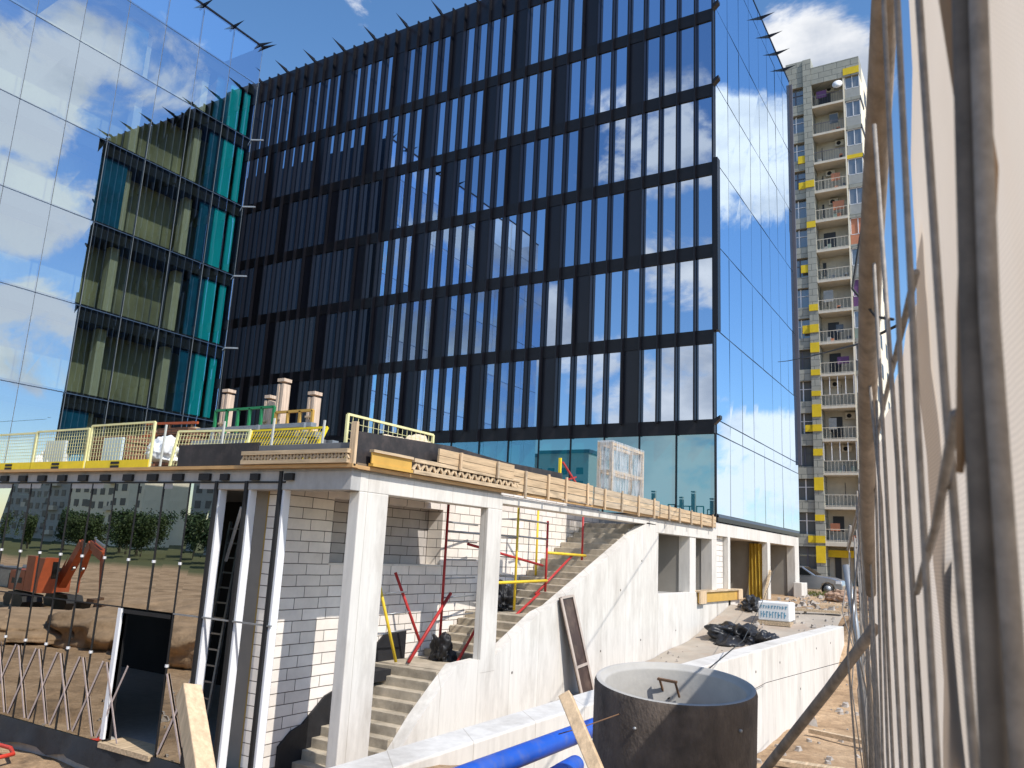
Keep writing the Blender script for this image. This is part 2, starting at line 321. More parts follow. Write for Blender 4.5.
# ------------------------------------------------------------------ terrain
def lerp(tab, t):
    if t <= tab[0][0]: return tab[0][1]
    for (a, va), (b, vb) in zip(tab, tab[1:]):
        if t <= b: return va+(vb-va)*(t-a)/(b-a)
    return tab[-1][1]
LEFT = [(-55,-4.3),(8,-4.3),(11,-3.75),(19,-3.3),(26.6,-2.66),(31,-1.7),(34,-1.55),(45,-1.5),(60,-1.5)]
RIGHT = [(-8,-1.65),(6.6,-1.9),(7.6,-2.4),(10,-3.7),(22,-3.75),(26,-3.4),(29.5,-1.75),(34,-1.55),(60,-1.5)]
def hash2(x, y): return math.sin(x*1.7+y*.9)*.5+math.sin(x*.63-y*1.31+1.2)*.5
def ground_z(x, y):
    if x <= -4.7:
        z = lerp(LEFT, y)
        if x < -9 and 7.5 < y < 29.8: z = -4.4
        if y < -58: z = -4.3+min(1, (-58-y)/20)*1.2
    else: z = lerp(RIGHT, y)
    rough = .06 if y < 60 else .0
    z += hash2(x*1.3, y*1.3)*rough*.6+hash2(x*4.1+3, y*3.7)*rough*.35+math.sin(x*13+y*7)*math.sin(y*11-x*5)*.012
    return z
def axis(stops):
    r = []
    for a, b, st in stops:
        n = max(1, round((b-a)/st)); r += [a+(b-a)*i/n for i in range(n)]
    return r+[stops[-1][1]]
xs = axis([(-3000,-400,650),(-400,-120,28),(-120,-24,4),(-24,-9.4,.8),(-9.4,-5.2,.35),(-5.2,-4.75,.45),(-4.75,-4.7,.05),(-4.7,-4.65,.05),(-4.65,3,.3),(3,20,2),(20,120,12),(120,3000,480)])
ys = axis([(-3000,-300,500),(-300,-70,23),(-70,-2,2),(-2,34,.35),(34,56,.9),(56,120,8),(120,400,40),(400,3000,520)])
g = MB()
for y in ys:
    for x in xs: g.v.append((x, y, ground_z(x, y)))
nx = len(xs)
for j in range(len(ys)-1):
    for i in range(nx-1): g.f.append((j*nx+i, j*nx+i+1, (j+1)*nx+i+1, (j+1)*nx+i))
GM, nt, out = node_mat('building_site_ground'); L = nt.links
tc = N(nt, 'ShaderNodeTexCoord'); o_ = tc.outputs['Object']
na = N(nt, 'ShaderNodeTexNoise', Scale=.45, Detail=8., Roughness=.65); L.new(o_, na.inputs['Vector'])
nb = N(nt, 'ShaderNodeTexNoise', Scale=6., Detail=8., Roughness=.75); L.new(o_, nb.inputs['Vector'])
ra = N(nt, 'ShaderNodeValToRGB'); e = ra.color_ramp.elements; e[0].position = .32; e[0].color = (.20, .14, .09, 1); e[1].position = .62; e[1].color = (.55, .385, .24, 1)
e2 = ra.color_ramp.elements.new(.46); e2.color = (.42, .28, .165, 1)
L.new(na.outputs['Fac'], ra.inputs[0])
rb = N(nt, 'ShaderNodeMapRange'); rb.inputs[1].default_value = .3; rb.inputs[2].default_value = .7; rb.inputs[3].default_value = .6; rb.inputs[4].default_value = 1.25; L.new(nb.outputs['Fac'], rb.inputs[0])
mm = N(nt, 'ShaderNodeMix', data_type='RGBA', blend_type='MULTIPLY'); mm.inputs[0].default_value = 1; L.new(ra.outputs[0], mm.inputs[6]); L.new(rb.outputs[0], mm.inputs[7])
sp = N(nt, 'ShaderNodeSeparateXYZ'); L.new(o_, sp.inputs[0])
gy = N(nt, 'ShaderNodeMapRange'); gy.inputs[1].default_value = -40; gy.inputs[2].default_value = -50; L.new(sp.outputs[1], gy.inputs[0])
gr = N(nt, 'ShaderNodeMix', data_type='RGBA'); gr.inputs[6].default_value = (.06, .075, .03, 1); gr.inputs[7].default_value = (.16, .16, .08, 1); L.new(nb.outputs['Fac'], gr.inputs[0])
mg = N(nt, 'ShaderNodeMix', data_type='RGBA'); L.new(gy.outputs[0], mg.inputs[0]); L.new(mm.outputs[2], mg.inputs[6]); L.new(gr.outputs[2], mg.inputs[7])
b = N(nt, 'ShaderNodeBsdfPrincipled', Roughness=.95); b.inputs['Specular IOR Level'].default_value = .15; L.new(mg.outputs[2], b.inputs['Base Color'])
bp = N(nt, 'ShaderNodeBump', Strength=.8, Distance=.08); L.new(nb.outputs['Fac'], bp.inputs['Height']); L.new(bp.outputs[0], b.inputs['Normal']); L.new(b.outputs[0], out.inputs['Surface'])
struct(g.build('ground', GM, smooth=True))

# paved apron between the podium and the retaining wall (pale dusty concrete)
ap = MB(); ays = [12+i*.8 for i in range(25)]
for y in ays:
    for x in (-8.98, -7.4, -6.1, -4.92): ap.v.append((x, y, lerp(LEFT, y)+.09+.03*hash2(x*2, y*2)))
for j in range(len(ays)-1):
    for i in range(3): ap.f.append((j*4+i, j*4+i+1, (j+1)*4+i+1, (j+1)*4+i))
APR = M('dusty_apron', (.40, .345, .28), .95, .15, 1.2, bump=.2, dirt=(.34, .22, .15), dirt_scale=.7, dirt_amt=.6)
struct(ap.build('path', APR, smooth=True))

# ------------------------------------------------------------------ dark office building
XL0, XR0, YF, YB = -38.25, -9.0, 29.6, 44.05
FL = [5.27+3.55*k for k in range(7)]           # underside of each glass row
TOPZ = 27.7
ob = thing('office_building', (-23, 36, -1.5), 'dark glazed office block with black vertical fins behind the raw concrete podium', 'office building')
MB().box(XL0, XR0-.12, YF+.25, YB-.02, 1.5, 27.2).build('body', DKINT, ob)
MODW = .765; NM = 38
def mx_(i): return XR0-.05-MODW*i
for k in range(6):
    z0 = FL[k]; z1 = z0+3.0 if k < 5 else 26.25
    b = MB().box(XL0, XR0-.02, YF-.06, YF+.3, z0-.55, z0)
    b.build('spandrel', BAND, ob)
    dk = [i for i in range(NM) if (i-4) % 5 == 0] if k % 2 == 0 else [i for i in range(NM) if i >= 7 and (i-7) % 5 == 0]
    run = []
    def flush(run):
        if not run: return
        mw = MB(); fr = MB()
        for i in run:
            xa, xb = mx_(i+1)+.05, mx_(i)-.05
            t = [random.uniform(-.004, .004) for _ in range(3)]
            mw.quad((xa, YF+t[0], z0+.02), (xb, YF+t[1], z0+.02), (xb, YF+t[2]+t[1]-t[0], z1), (xa, YF+t[2], z1))
        w_ = mw.build('window', random.choice([G_MAIN, G_MAIN, G_MAIN2, G_MAIN3]), ob)
    for i in range(NM):
        if i in dk:
            flush(run); run = []
            MB().box(mx_(i+1), mx_(i), YF-.03, YF+.2, z0+.0, z1+.02).build('cladding_panel', BLKPAN, ob)
        else: run.append(i)
    flush(run)
MB().box(XL0, XR0-.02, YF-.05, YF+.3, 26.25, TOPZ).build('parapet', BLKPAN, ob)
for i in range(NM+1):
    x = mx_(i); MB().box(x-.032, x+.032, YF-.255, YF+.04, 4.72 if i % 2 == 0 else 5.2, TOPZ-.03).build('fin', BLKFIN, ob)
# ground storey: band and teal glazing
MB().box(XL0, XR0-.02, YF-.03, YF+.3, 1.5, 1.68).build('plinth', BAND, ob)
for i in range(0, NM, 2):
    xa, xb = mx_(i+2)+.03, mx_(i)-.03; t = [random.uniform(-.005, .005) for _ in range(3)]
    MB().quad((xa, YF+t[0]-.01, 1.69), (xb, YF+t[1]-.01, 1.69), (xb, YF+t[2]-.01, 4.71), (xa, YF+t[2]+t[0]-t[1]-.01, 4.71)).build('shop_window', G_TEAL, ob)
    MB().box(xb-.0, xb+.06, YF-.05, YF+.2, 1.69, 4.72).build('mullion', BLKFIN, ob)
# mirrored right-hand facade
SY = [29.62, 31.4, 33.22, 35.05, 36.87, 38.6, 40.35, 42.15, 43.95]
SZ = [1.70, 4.72, 5.27, 8.82, 12.37, 15.92, 19.47, 23.1, 26.6, 27.75]
for a, bb in zip(SY, SY[1:]):
    for z0, z1 in zip(SZ, SZ[1:]):
        t = [random.uniform(-.009, .009) for _ in range(4)]
        MB().quad((XR0+t[0], a+.02, z0+.025), (XR0+t[1], bb-.02, z0+.025), (XR0+t[2], bb-.02, z1-.025), (XR0+t[3], a+.02, z1-.025)).build('side_window', G_SIDE, ob)
SEAM = M('blue_grey_seam', (.045, .075, .13), .4, .1, 2)
MB().box(XR0-.12, XR0-.02, YF+.02, YB-.06, 1.6, 27.75).build('side_wall', SEAM, ob)
for k, (za, zb) in enumerate([(8.72, 15.95)]): MB().box(XR0-.02, XR0+.17, YF-.33, YF+.03, za, zb).build('corner_fin', BLKFIN, ob)
for z in (5.2, 19.45, 23.0): MB().prism([(XR0-.05, z-.2), (XR0-.05, z+.02), (XR0+.22, z+.18), (XR0+.22, z+.06)], 'y', YF-.3, YF-.02).build('corner_bracket', BLKFIN, ob)
ENDG = M('grey_end_panel', (.11, .11, .14), .6, .08, 1.5)
MB().box(XR0-.2, XR0+.16, YB, YB+.12, 5.2, 27.6).build('end_panel', ENDG, ob)
MB().box(-38, -9.3, YF+.4, YB-.3, 27.2, 27.35).build('roof', GREYB, ob)
def spike(p, d, l=.95):
    p = Vector(p); d = Vector(d).normalized(); side = d.cross(Vector((0,0,1))).normalized()
    t = p+d*l+Vector((0,0,.08)); a = p-d*.25
    m_ = MB(); m_.add([a+side*.05+Vector((0,0,-.1)), a-side*.05+Vector((0,0,-.1)), p+side*.05+Vector((0,0,.12)), p-side*.05+Vector((0,0,.12)), t],
                      [(0,1,3,2),(0,4,1),(1,4,3),(3,4,2),(2,4,0)])
    return m_
for j in range(13): spike((mx_(1+3*j), YF-.3, TOPZ-.1), (0, -1, .12)).build('roof_bracket', BLKFIN, ob)
for y in (30.2, 32.1, 33.9, 35.7, 37.5, 39.2, 40.9, 42.6): spike((XR0, y, 27.7), (1, 0, .1), .75).build('roof_bracket', BLKFIN, ob)
MB().box(XR0-.06, XR0+.02, YF, YB, 27.76, 27.86).build('coping', BLKFIN, ob)
# raw concrete ground frame under the right-hand facade
MB().box(-9.45, -9.02, 29.57, 43.7, .92, 1.40).build('ring_beam', CONC, ob, bevel=.01)
MB().box(-9.1, -8.97, 29.6, 44.0, 1.44, 1.6).build('base_flashing', BLKFIN, ob)
for ya, yb in ((31.0, 31.28), (37.1, 37.6), (42.65, 43.6)): MB().box(-9.4, -9.0, ya, yb, -1.8, .92).build('column', CONC, ob, bevel=.01)
MB().box(-9.6, -9.2, 29.9, 30.95, -1.8, .92).build('infill_wall', AAC, ob)
MB().box(-15, -9.32, 37.15, 37.4, -1.8, .92).build('cross_wall', PLAST, ob)
MB().box(-15, -9.32, 42.7, 43.0, -1.8, .92).build('cross_wall', PLAST, ob)
MB().box(-15.4, -15, 29.9, 43.4, -1.8, .92).build('rear_wall', PLAST, ob)
MB().box(-15.2, -9.46, 29.7, 43.5, .93, 1.3).build('floor_slab', CONC_G, ob)
MB().box(-15.2, -9.2, 29.7, 43.6, -2.1, -1.75).build('ground_slab', CONC_G, ob)

# ------------------------------------------------------------------ glass tower on the left
TX, TY1, TY0 = -31.3, 24.5, 4.7
TZ = [-1.9, 1.63, 5.26, 8.86, 12.49, 16.12, 19.75, 22.8, 25.0]
gt = thing('glass_tower', (-36, 15, -4.3), 'mirror glazed tower at the left edge with clouds and the dark block reflected in it', 'glass tower')
TM = [TY1-1.8*i for i in range(12)]; TSEAM = M('grey_seam', (.13,.15,.18), .4, .1, 2)
for i in range(11):
    for z0, z1 in zip(TZ, TZ[1:]):
        b, a = TM[i]-.015, TM[i+1]+.015
        t = [random.uniform(-.006, .006) for _ in range(4)]
        MB().quad((TX+t[0], a, z0+.02), (TX+t[1], b, z0+.02), (TX+t[2], b, z1-.02), (TX+t[3], a, z1-.02)).build('glass_panel', G_TOWER, gt)
for y in TM: MB().box(TX-.10, TX-.01, y-.018, y+.018, -1.9, 25).build('mullion', TSEAM, gt)
for z in TZ[1:-1]:
    MB().box(TX-.1, TX-.01, TY0, TY1-.04, z-.018, z+.018).build('transom', SEAM, gt)
    MB().box(TX-6, TX-.12, TY0, TY1-.05, z-.55, z+.12).build('floor_slab', SLABD, gt)
MB().box(TX-.12, TX+.03, TY0-.05, TY1+.03, 25.0, 25.09).build('coping', BLKFIN, gt)
for a, b in ((0, 1),):
    for z0, z1 in zip(TZ[:-2], TZ[1:-1]):
        MB().box(TX-.30, TX-.22, 23.95, 24.3, z0+.16, z1-.6).build('glazing_strip', TEALB, gt)  # opaque strips with the sky glow at the corner put into their colour
        MB().box(TX-.30, TX-.22, 23.1, 23.72, z0+.16, z1-.6).build('glazing_strip', TEALB, gt)
        MB().box(TX-.32, TX-.24, 22.3, 23.05, z0+.16, z1-.6).build('glazing_strip', NAVYB, gt)
for k in (1, 4, 6): MB().box(TX-.32, TX-.24, 17.3, 18.5, TZ[k]+.16, TZ[k+1]-.6).build('glazing_strip', NAVYB, gt)
for y in (18.75, 21.9):
    MB().box(TX-1.0, TX-.6, y-.18, y+.18, -1.9, 22.7).build('column', CREAM, gt)
MB().box(TX-1.6, TX-1.4, TY0, TY1-.1, -4.3, 22.7).build('rear_wall', OLIVE, gt)
MB().box(TX-14, TX-.1, TY1-.1, TY1-.02, -4.3, 25).build('end_wall', BLKPAN, gt)
MB().box(TX-14, TX-.1, TY0, TY0+.1, -4.3, 25).build('end_wall', BLKPAN, gt)
MB().box(TX-14, TX-.15, TY0+.1, TY1-.1, 22.8, 23.0).build('roof', GREYB, gt)
MB().box(TX-14.2, TX-14, TY0, TY1, -4.3, 25).build('end_wall', BLKPAN, gt)
MB().box(TX-.9, TX+.0, TY0, TY1, -4.3, -1.92).build('plinth', CONC_G, gt)
for y in (22.6, 24.25, 24.5, 20.8, 19.0, 17.2): spike((TX, y, 24.95), (1, .35 if y > 24 else 0, .12), .8).build('roof_bracket', BLKFIN, gt)
for z in (8.86, 12.49, 16.12, 19.75): MB().bar((TX-.05, TY1-.02, z), (TX+.55, TY1+.3, z), .07).build('corner_bracket', STEELG, gt)

# ------------------------------------------------------------------ concrete podium
pd = thing('concrete_podium', (-14, 18, -4.3), 'unfinished concrete podium with stairs, block walls and a glazed front at lower left', 'podium')
MB().box(-26, -9.02, 9.82, 14.45, .98, 1.2).build('roof_slab', CONC_G, pd)
MB().box(-26, -11.3, 14.45, 29.5, .98, 1.2).build('roof_slab', CONC_G, pd)
MB().box(-11.3, -9.02, 23.4, 29.5, .96, 1.2).build('roof_slab', CONC_G, pd)
MB().box(-9.42, -9.0, 14.5, 23.4, .97, 1.13).build('edge_beam', CONC, pd, bevel=.01)
MB().box(-9.38, -9.0, 10.02, 14.5, .84, 1.15).build('edge_beam', CONC, pd, bevel=.012)
MB().box(-26, -9.004, 9.8, 10.12, .84, 1.16).build('edge_beam', CONC_G, pd, bevel=.012)
MB().box(-9.4, -9.0, 23.4, 29.55, .76, 1.14).build('edge_beam', CONC, pd, bevel=.01)
MB().box(-9.22, -8.995, 10.02, 10.76, -4.4, .838).build('column', CONC, pd, bevel=.015)
MB().box(-9.19, -8.995, 13.95, 14.5, -2.4, .838).build('column', CONC, pd, bevel=.015)
MB().box(-9.41, -8.998, 23.4, 23.62, -3.2, .76).build('column', CONC, pd, bevel=.01)
MB().box(-9.41, -8.998, 28.97, 29.55, -2.6, .76).build('column', CONC, pd, bevel=.01)
# stair string wall
top = [(11.5,-3.5),(12.09,-2.95),(12.61,-2.56),(13.15,-2.17),(14.45,-2.12),(16.3,-1.33),(16.9,-1.2),(22.7,1.02)]
MB().prism([(11.5,-4.6)]+top+[(23.4,1.0),(23.4,-4.6)], 'x', -9.27, -9.0).build('stair_wall', CONC, pd)
MB().box(-9.25, -8.996, 23.63, 28.96, -4, -1.06).build('sill_wall', CONC, pd, bevel=.01)
th = random.Random(2)
for y, z in [(15.2,-2.5),(18.0,-1.3),(19.6,-2.4),(20.8,-.9),(22.3,-2.3),(22.3,-.1),(25.2,-2.2)]:
    MB().tube([(-9.01, y, z), (-8.992, y, z)], .028, 10).build('tie_hole', TIEH, pd)
# steps
SX0, SX1 = -10.88, -9.28
def flight(y0, z0, y1, z1, n):
    dy, dz = (y1-y0)/n, (z1-z0)/n
    for i in range(n):
        MB().box(SX0+.001*(i % 2), SX1, y0+i*dy, y0+(i+1)*dy+.05, z0+i*dz-.25, z0+(i+1)*dz+.0).build('step', STEPM, pd, bevel=.012)
flight(10.95, -3.95, 13.1, -2.3, 10)
MB().box(SX0, SX1, 13.1, 14.6, -2.6, -2.3).build('landing', STEPM, pd)
flight(14.6, -2.3, 16.4, -1.42, 6)
MB().box(SX0, SX1, 16.4, 17.0, -1.8, -1.42).build('landing', STEPM, pd)
flight(17.0, -1.42, 22.7, .95, 15)
# block wall beside the stairs with a recessed opening
WX = -10.9
MB().box(WX-.4, WX, 10.2, 11.45, -4.2, .97).build('block_wall', AAC, pd)
MB().box(WX-.4, WX, 11.45, 15.0, -4.2, -.42).build('block_wall', AAC, pd)
MB().box(WX-.4, WX, 11.45, 15.0, .84, .97).build('block_wall', AAC, pd)
MB().box(WX-.4, WX, 15.0, 23.4, -4.2, 1.6).build('block_wall', AAC, pd)
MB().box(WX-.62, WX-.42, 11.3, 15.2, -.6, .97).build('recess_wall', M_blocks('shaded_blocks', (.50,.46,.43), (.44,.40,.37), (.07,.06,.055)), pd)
MB().box(WX-.405, WX+.02, 11.44, 15.01, -.425, -.39).build('window_sill', CONC, pd)
# stepped waterproofing upstand where the stairs meet the wall
up = []
for i in range(11):
    t = i/10; y = 10.6+2.6*t; z = -3.9+1.65*t; up.append((y, z))
MB().prism([(10.6,-4.2)]+[(y, z+.42+.05*math.sin(i*2.1)) for i, (y, z) in enumerate(up)]+[(13.9,-1.75),(13.9,-2.35),(13.2,-2.35)], 'x', WX+.004, WX+.05).build('damp_course', MEMB, pd)
# plastered return and dark room behind the glazed front
MB().box(-12.05, -11.32, 10.3, 10.5, -3.9, .97).build('plaster_wall', PLAST, pd)
MB().box(-11.36, -11.28, 10.22, 10.3, -3.9, .97).build('foam_edge', OCHRE, pd)
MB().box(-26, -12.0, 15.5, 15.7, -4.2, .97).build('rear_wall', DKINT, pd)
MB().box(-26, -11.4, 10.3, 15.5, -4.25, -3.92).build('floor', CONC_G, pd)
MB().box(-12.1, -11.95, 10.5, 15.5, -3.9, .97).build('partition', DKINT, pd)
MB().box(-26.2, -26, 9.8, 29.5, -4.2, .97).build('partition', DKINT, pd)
# side rooms seen through the right-hand openings
MB().box(-15, -9.42, 26.65, 26.9, -1.6, .95).build('cross_wall', PLAST, pd)
MB().box(-9.41, -9.03, 26.62, 27.25, -1.06, .95).build('pilaster', CONC, pd)
MB().box(-9.75, -9.42, 27.0, 27.6, -1.06, .95).build('block_pier', AAC, pd)
MB().box(-15, -9.42, 28.99, 29.3, -1.6, .95).build('cross_wall', PLAST, pd)
MB().box(-15, -9.27, 23.3, 29.4, -1.5, -1.1).build('floor', CONC_G, pd)
MB().box(-15.2, -15, 23.3, 29.4, -1.5, .96).build('rear_wall', PLAST, pd)
# glazed front: panes, joints, brackets
GX = [-12.24-.78*i for i in range(12)]
ZJ = -1.42
for i in range(11):
    xb, xa = GX[i]-.012, GX[i+1]+.012
    for z0, z1 in ((-3.86, ZJ-.012), (ZJ+.012, .95)):
        if i in (1, 2) and z0 < -2: continue
        t = [random.uniform(-.005, .005) for _ in range(4)]
        MB().quad((xa, 9.8+t[0], z0), (xb, 9.8+t[1], z0), (xb, 9.8+t[2], z1), (xa, 9.8+t[3], z1)).build('glass_pane', G_POD, pd)
    MB().box(GX[i+1]-.014, GX[i+1]+.014, 9.788, 9.812, -3.86 if i not in (1,) else ZJ, .95).build('joint', GASK, pd)
    MB().box(GX[i+1]-.02, GX[i+1]+.02, 9.83, 9.95, -3.86 if i not in (1,) else ZJ, .95).build('mullion', GASK, pd)
    br = MB().box(GX[i]-.50, GX[i]-.2, 9.74, 9.795, 1.0, 1.13); br.build('bracket', GASK, pd)
    for z in (-.55, -2.35):
        if i in (1, 2) and z < -2: continue
        MB().box(GX[i+1]-.022, GX[i+1]+.022, 9.775, 9.815, z, z+.05).build('clamp', STEELW, pd)
MB().box(GX[11], -10.5, 9.78, 9.83, .955, .985).build('head_rail', GASK, pd)
MB().box(GX[11], GX[3], 9.79, 9.83, ZJ-.012, ZJ+.012).build('transom', GASK, pd)
MB().box(GX[1], -10.5, 9.785, 9.83, ZJ-.012, ZJ+.014).build('transom', STEELG, pd)
for xc in (-12.2, -11.40, -10.55):
    MB().box(xc-.10, xc-.03, 9.77, 10.02, -3.87, 1.16 if xc > -11 else .99).build('mullion', GASK, pd)  # black strip puts the post's shaded front face into colour
    MB().box(xc-.029, xc+.02, 9.82, 9.97, -3.87, .97 if xc < -11 else 1.14).build('post', STEELW, pd)
    MB().box(xc+.05, xc+.26, 9.74, 9.795, 1.0, 1.12).build('bracket', GASK, pd)
dr = MB().box(-14.66, -14.56, 9.78, 9.9, -3.8, ZJ-.02); dr.build('door_frame', STEELW, pd)
MB().box(-14.5, -13.1, 9.79, 9.86, ZJ-.10, ZJ-.03).build('door_frame', GASK, pd)
MB().box(-14.6, -13.1, 9.72, 10.3, -3.93, -3.84).build('door_sill', WOODX, pd)
MB().box(-14.0, -13.95, 11.0, 11.05, -3.9, -1.5).build('inner_frame', STEELG, pd); MB().box(-13.55, -13.5, 11, 11.05, -3.9, -1.5).build('inner_frame', STEELG, pd)
# membrane and plinth under the glass
mb = MB(); n = 60
for i in range(n+1):
    x = -26+i*(15.3/n); wv = .05*math.sin(i*1.9)+.03*math.sin(i*.7)
    mb.v += [(x, 9.78, -3.86), (x, 9.72+wv*.6, -4.05), (x, 9.66+wv, -4.24+.05*math.sin(i*1.1))]
for i in range(n):
    for k in range(2): mb.f.append((i*3+k, (i+1)*3+k, (i+1)*3+k+1, i*3+k+1))
mb.build('damp_skirt', MEMB, pd, smooth=True)
MB().box(-26, -10.4, 9.8, 10.2, -4.7, -3.88).build('plinth', CONC_G, pd)
# plywood soffit edge of the deck formwork
MB().box(-26, -8.9, 9.68, 9.81, 1.20, 1.26).build('soffit_board', PLY, pd)
MB().box(-8.98, -8.9, 9.81, 29.1, 1.19, 1.25).build('soffit_board', PLY, pd)
MB().box(-26, -11.35, 9.9, 29.4, 1.21, 1.3).box(-11.34, -9.0, 9.9, 14.4, 1.21, 1.3).box(-11.34, -9.0, 23.5, 29.4, 1.21, 1.3).build('deck', M('deck_boards', (.2,.15,.1), .9, .3, 3), pd)

# ------------------------------------------------------------------ things on the podium deck
def board(name, mat, x0, x1, y0, y1, z0, z1, label, cat='board', group=None, bevel=.006):
    return tag(MB().box(x0, x1, y0, y1, z0, z1).build(name, mat, bevel=bevel), label, cat, group)
board('edge_board', EDGEB, -13.45, -11.25, 9.76, 9.82, 1.27, 1.68, 'brown black edge board left of the timber lattice beam on the deck front')
board('edge_board', GREYB, -11.24, -8.98, 9.77, 9.83, 1.40, 1.62, 'grey film faced board behind the lattice beam on the deck front')
rb = MB().prism([(9.84,1.26),(9.84,1.82),(12.6,1.93),(14.6,1.86),(17.2,1.9),(17.2,1.26)], 'x', -9.08, -9.02)
tag(rb.build('edge_board', EDGEB), 'long black membrane board along the right side of the deck', 'board')
def lattice_beam(name, a, b, z0, z1, mat, label, n, face):
    r = thing(name, a+(z0,) if len(a) == 2 else a, label, 'formwork beam', 'timber lattice formwork beams')
    A = Vector((a[0], a[1], 0)); B = Vector((b[0], b[1], 0)); d = B-A
    MB().bar(A+Vector((0,0,z0+.035)), B+Vector((0,0,z0+.035)), .08, .07).build('chord', mat, r)
    MB().bar(A+Vector((0,0,z1-.035)), B+Vector((0,0,z1-.035)), .08, .07).build('chord', mat, r)
    for i in range(n):
        p = A+d*(i/n); q = A+d*((i+.5)/n); s_ = A+d*((i+1)/n)
        MB().bar(p+Vector((0,0,z0+.06)), q+Vector((0,0,z1-.06)), .035, .05).bar(q+Vector((0,0,z1-.06)), s_+Vector((0,0,z0+.06)), .035, .05).build('web', mat, r)
    return r
lattice_beam('lattice_beam', (-11.5, 9.66), (-8.98, 9.66), 1.27, 1.50, WOODL, 'grey brown lattice beam lying along the deck front under the grey board', 16, 0)
lattice_beam('lattice_beam', (-8.87, 11.2), (-8.87, 14.9), 1.26, 1.53, WOODX, 'pale lattice beam running beyond the yellow beam on the deck side', 16, 1)
yb_ = thing('formwork_beam', (-8.86, 10.6, 1.26), 'short yellow formwork beam at the deck corner beside the pale lattice beam', 'formwork beam')
MB().box(-8.89, -8.87, 10.1, 11.17, 1.3, 1.50).build('web', YELB, yb_)
MB().box(-8.93, -8.83, 10.1, 11.17, 1.26, 1.31).build('flange', YELB, yb_); MB().box(-8.93, -8.83, 10.1, 11.17, 1.495, 1.54).build('flange', WOODX, yb_)
board('corner_plank', WOODZ, -9.02, -8.9, 9.7, 9.76, 1.22, 1.95, 'upright plank at the deck corner', 'plank')
def plank_panel(y0, y1, z0a, z1a, z0b, z1b, label, rows, posts, x=-8.88):
    r = thing('plank_panel', (x, y0, z0a), label, 'formwork panel', 'planked edge panels on the deck side')
    for k in range(rows):
        fa, fb = k/rows, (k+1)/rows-.03
        za0, za1 = z0a+(z1a-z0a)*fa, z0a+(z1a-z0a)*fb; zb0, zb1 = z0b+(z1b-z0b)*fa, z0b+(z1b-z0b)*fb
        MB().prism([(y0, za0), (y1, zb0), (y1, zb1), (y0, za1)], 'x', x-.02+.004*k, x+.02+.004*k).build('plank', random.choice([WOODX, WOODX2, WOODX3, WOODX]), r)
    for i in range(posts):
        t = (i+.5)/posts; y = y0+(y1-y0)*t; za = z0a+(z0b-z0a)*t-.08; zt = z1a+(z1b-z1a)*t+.02
        y += random.uniform(-.12, .12); MB().box(x+.045, x+.08, y-.03, y+.03, za+random.uniform(-.05,.03), zt+random.uniform(-.04,.03)).build('batten', random.choice([WOODZ, WOODX2]), r)
    return r
plank_panel(11.9, 14.6, 1.54, 1.80, 1.5, 1.8, 'short two plank edge panel above the pale lattice beam', 2, 2, x=-8.84)
plank_panel(14.65, 18.6, 1.26, 1.74, 1.26, 1.74, 'first plank edge panel beyond the lattice beam, with the bent left batten', 3, 4)
plank_panel(18.7, 23.3, 1.25, 1.72, 1.24, 1.70, 'middle plank edge panel on the deck side, in front of the wrapped crate', 3, 4)
plank_panel(23.4, 29.0, 1.22, 1.62, 1.2, 1.58, 'farthest plank edge panel, ending at the mirrored corner', 3, 5)
# yellow mesh edge barriers
def barrier(name, a, b, z0, z1, label, toe=True, tilt=0, nx=22, nz=9, mat=YELM):
    r = thing(name, (a[0], a[1], z0), label, 'safety barrier', 'yellow mesh edge barriers on the deck')
    A = Vector((a[0], a[1], 0)); B = Vector((b[0], b[1], 0)); d = B-A; U = Vector((0, tilt, 1))
    P = lambda t, z: A+d*t+Vector((0, tilt*(z-z0), z))
    fr = MB()
    for t in (0, 1): fr.bar(P(t, z0), P(t, z1), .045)
    fr.bar(P(0, z1), P(1, z1), .04).bar(P(0, z0+.03), P(1, z0+.03), .03); fr.build('frame', mat, r)
    ms = MB()
    for i in range(1, nx): ms.bar(P(i/nx, z0), P(i/nx, z1), .0075)
    zb = z0+(.22 if toe else 0)
    for k in range(1, nz): z = zb+(z1-zb)*k/nz; ms.bar(P(0, z), P(1, z), .0075)
    ms.build('mesh', mat, r)
    if toe:
        MB().prism([(P(0,z0).x, z0), (P(1,z0).x, z0), (P(1,z0).x, z0+.2), (P(0,z0).x, z0+.2)], 'y', a[1]-.035, a[1]-.015).build('toe_board', YELP, r)
        c = (A+B)/2; MB().box(c.x-.16, c.x+.12, a[1]-.05, a[1]-.037, z0+.04, z0+.09).box(c.x-.16, c.x+.12, a[1]-.05, a[1]-.037, z0+.12, z0+.17).build('mark', GASK, r)
    return r
barrier('safety_barrier', (-20.6, 9.9), (-18.8, 9.9), 1.24, 2.12, 'yellow mesh barrier cut by the left picture edge')
barrier('safety_barrier', (-18.75, 9.88), (-16.7, 9.88), 1.24, 2.14, 'yellow mesh barrier in front of the brown stacked pallets')
barrier('safety_barrier', (-16.65, 9.9), (-14.5, 9.9), 1.24, 2.20, 'yellow mesh barrier in front of the white bag, tallest of the row')
barrier('safety_barrier', (-14.0, 10.0), (-12.2, 10.25), 1.25, 2.02, 'leaning yellow mesh barrier behind the brown black edge board', toe=False, tilt=.15)
barrier('safety_barrier', (-12.6, 10.4), (-10.6, 10.4), 1.35, 2.08, 'bright yellow mesh barrier lying against the grey profiles', toe=False, tilt=.5, nx=26, mat=YELP)
barrier('safety_barrier', (-9.3, 9.9), (-9.3, 12.3), 1.3, 2.12, 'yellow mesh barrier on the right side of the deck behind the black board', toe=False, nx=18, nz=6)
CM_POST = M('pale_post', (.55,.55,.50), .6, .1, 4)
